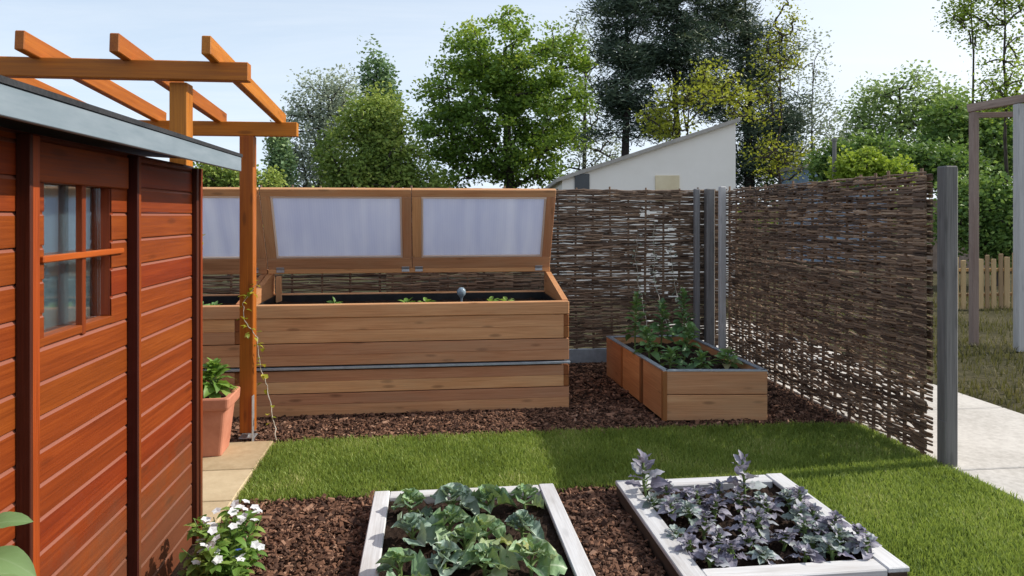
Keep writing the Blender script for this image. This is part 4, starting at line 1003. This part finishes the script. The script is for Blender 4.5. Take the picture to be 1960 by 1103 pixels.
tree('shrub', 26, [(1560, 350, 60, 40), (1500, 360, 60, 40), (1640, 370, 80, 40)], 'low green shrub behind the fence below the pines', 'shrub', 'bushy', 120, 50, .12, 1560, .08, clump=.5, zmin=.1)
# low far belt of woodland, read as one mass
m = MB(); n = 26000
uu = rng.uniform(-900, 3200, n); dd = rng.uniform(52, 66, n); hh = (2.2 + 1.2 * np.sin(uu * .013) + .8 * np.sin(uu * .041 + 1)) * rng.random(n) ** .6 + .2
xy = np.array([at_depth(a, b) for a, b in zip(uu, dd)]); P = np.c_[xy, hh]
a = rng.uniform(0, 6.28, n); X = np.stack([np.cos(a), np.sin(a), rng.uniform(-.5, .8, n)], -1); q = rng.normal(0, 1, (n, 3)); Y = np.cross(X, q); Y /= np.linalg.norm(Y, axis=1)[:, None]
V = np.stack([P, P + X * .28 + Y * .2, P + X * .56, P + X * .28 - Y * .2], 1)
m.add(V.reshape(-1, 3), np.arange(n)[:, None] * 4 + np.array([[0, 1, 2, 3]]), None, np.repeat(np.clip(.3 + rng.normal(0, .15, n) + .1 * hh / 3, 0, 1), 4))
tag(m.build('woodland', M['bushy']), kind='stuff')

# ------------------------------------------------------------------ light, sky, camera
SUN_EL = math.radians(37); SUN_DIR = Vector((math.cos(SUN_EL) * math.cos(math.radians(5.5)), math.cos(SUN_EL) * math.sin(math.radians(5.5)), math.sin(SUN_EL)))
ld = D.lights.new('sun', 'SUN'); ld.energy = 4.8; ld.angle = math.radians(.55); ld.color = (1.0, .94, .84)
lo = D.objects.new('sun', ld); col.objects.link(lo); lo.rotation_euler = SUN_DIR.to_track_quat('Z', 'Y').to_euler(); lo.location = (20, 2, 20)

w = D.worlds.new('World'); sc.world = w; w.use_nodes = True; nt = w.node_tree
for n_ in list(nt.nodes): nt.nodes.remove(n_)
t = NT(nt)
sky = t.n('ShaderNodeTexSky', sky_type='NISHITA'); sky.sun_disc = False; sky.sun_elevation = SUN_EL; sky.sun_rotation = math.radians(90 - 5.5)
sky.air_density = 1.0; sky.dust_density = 2.5; sky.ozone_density = 1.2; sky.altitude = 100
tc = t.n('ShaderNodeTexCoord').outputs['Generated']
sp = t.n('ShaderNodeSeparateXYZ'); t.l(tc, sp.inputs[0])
zz = t.math('ADD', t.math('MAXIMUM', sp.outputs[2], 0.0), .12)
cmb = t.n('ShaderNodeCombineXYZ'); t.l(t.math('DIVIDE', sp.outputs[0], zz), cmb.inputs[0]); t.l(t.math('DIVIDE', sp.outputs[1], zz), cmb.inputs[1])
cn = t.noise(t.mapv(cmb.outputs[0], (.45, 1.3, 1)), .8, 7, .62, .5)
cf = t.ramp(cn, [(.42, (0, 0, 0)), (.75, (1, 1, 1))]).outputs[0]
el = t.math('MAXIMUM', sp.outputs[2], 0.0)
hz = t.math('ADD', t.math('MULTIPLY', t.math('POWER', t.math('SUBTRACT', 1.0, el), 2.2), .74), .22)
skyc = t.mix(hz, sky.outputs[0], (5.7, 6.7, 7.9))
gl = t.math('MULTIPLY', t.math('POWER', t.math('MAXIMUM', t.math('ADD', t.math('MULTIPLY', sp.outputs[0], .9), .12), 0.0), 1.6), .75)
skyc = t.mix(t.math('MINIMUM', gl, 1.0), skyc, (8.2, 8.3, 8.4))
skyc = t.mix(t.math('MULTIPLY', cf, .40), skyc, (7.2, 7.4, 7.7))
bg = t.n('ShaderNodeBackground'); t.l(skyc, bg.inputs[0]); bg.inputs[1].default_value = .15
ow = t.n('ShaderNodeOutputWorld'); t.l(bg.outputs[0], ow.inputs[0])

cd = D.cameras.new('camera'); cam = D.objects.new('camera', cd); col.objects.link(cam)
cam.location = (0, 0, CH); cam.rotation_euler = (math.pi / 2, 0, -TH)
cd.sensor_width = 36; cd.lens = F / 1960 * 36; cd.shift_y = -(551.5 - HV) / 1960; cd.clip_end = 3000; cd.clip_start = .05
sc.camera = cam
sc.view_settings.view_transform = 'Standard'; sc.view_settings.look = 'None'; sc.view_settings.exposure = 0; sc.view_settings.gamma = 1
sc.render.resolution_x = 1024; sc.render.resolution_y = 576
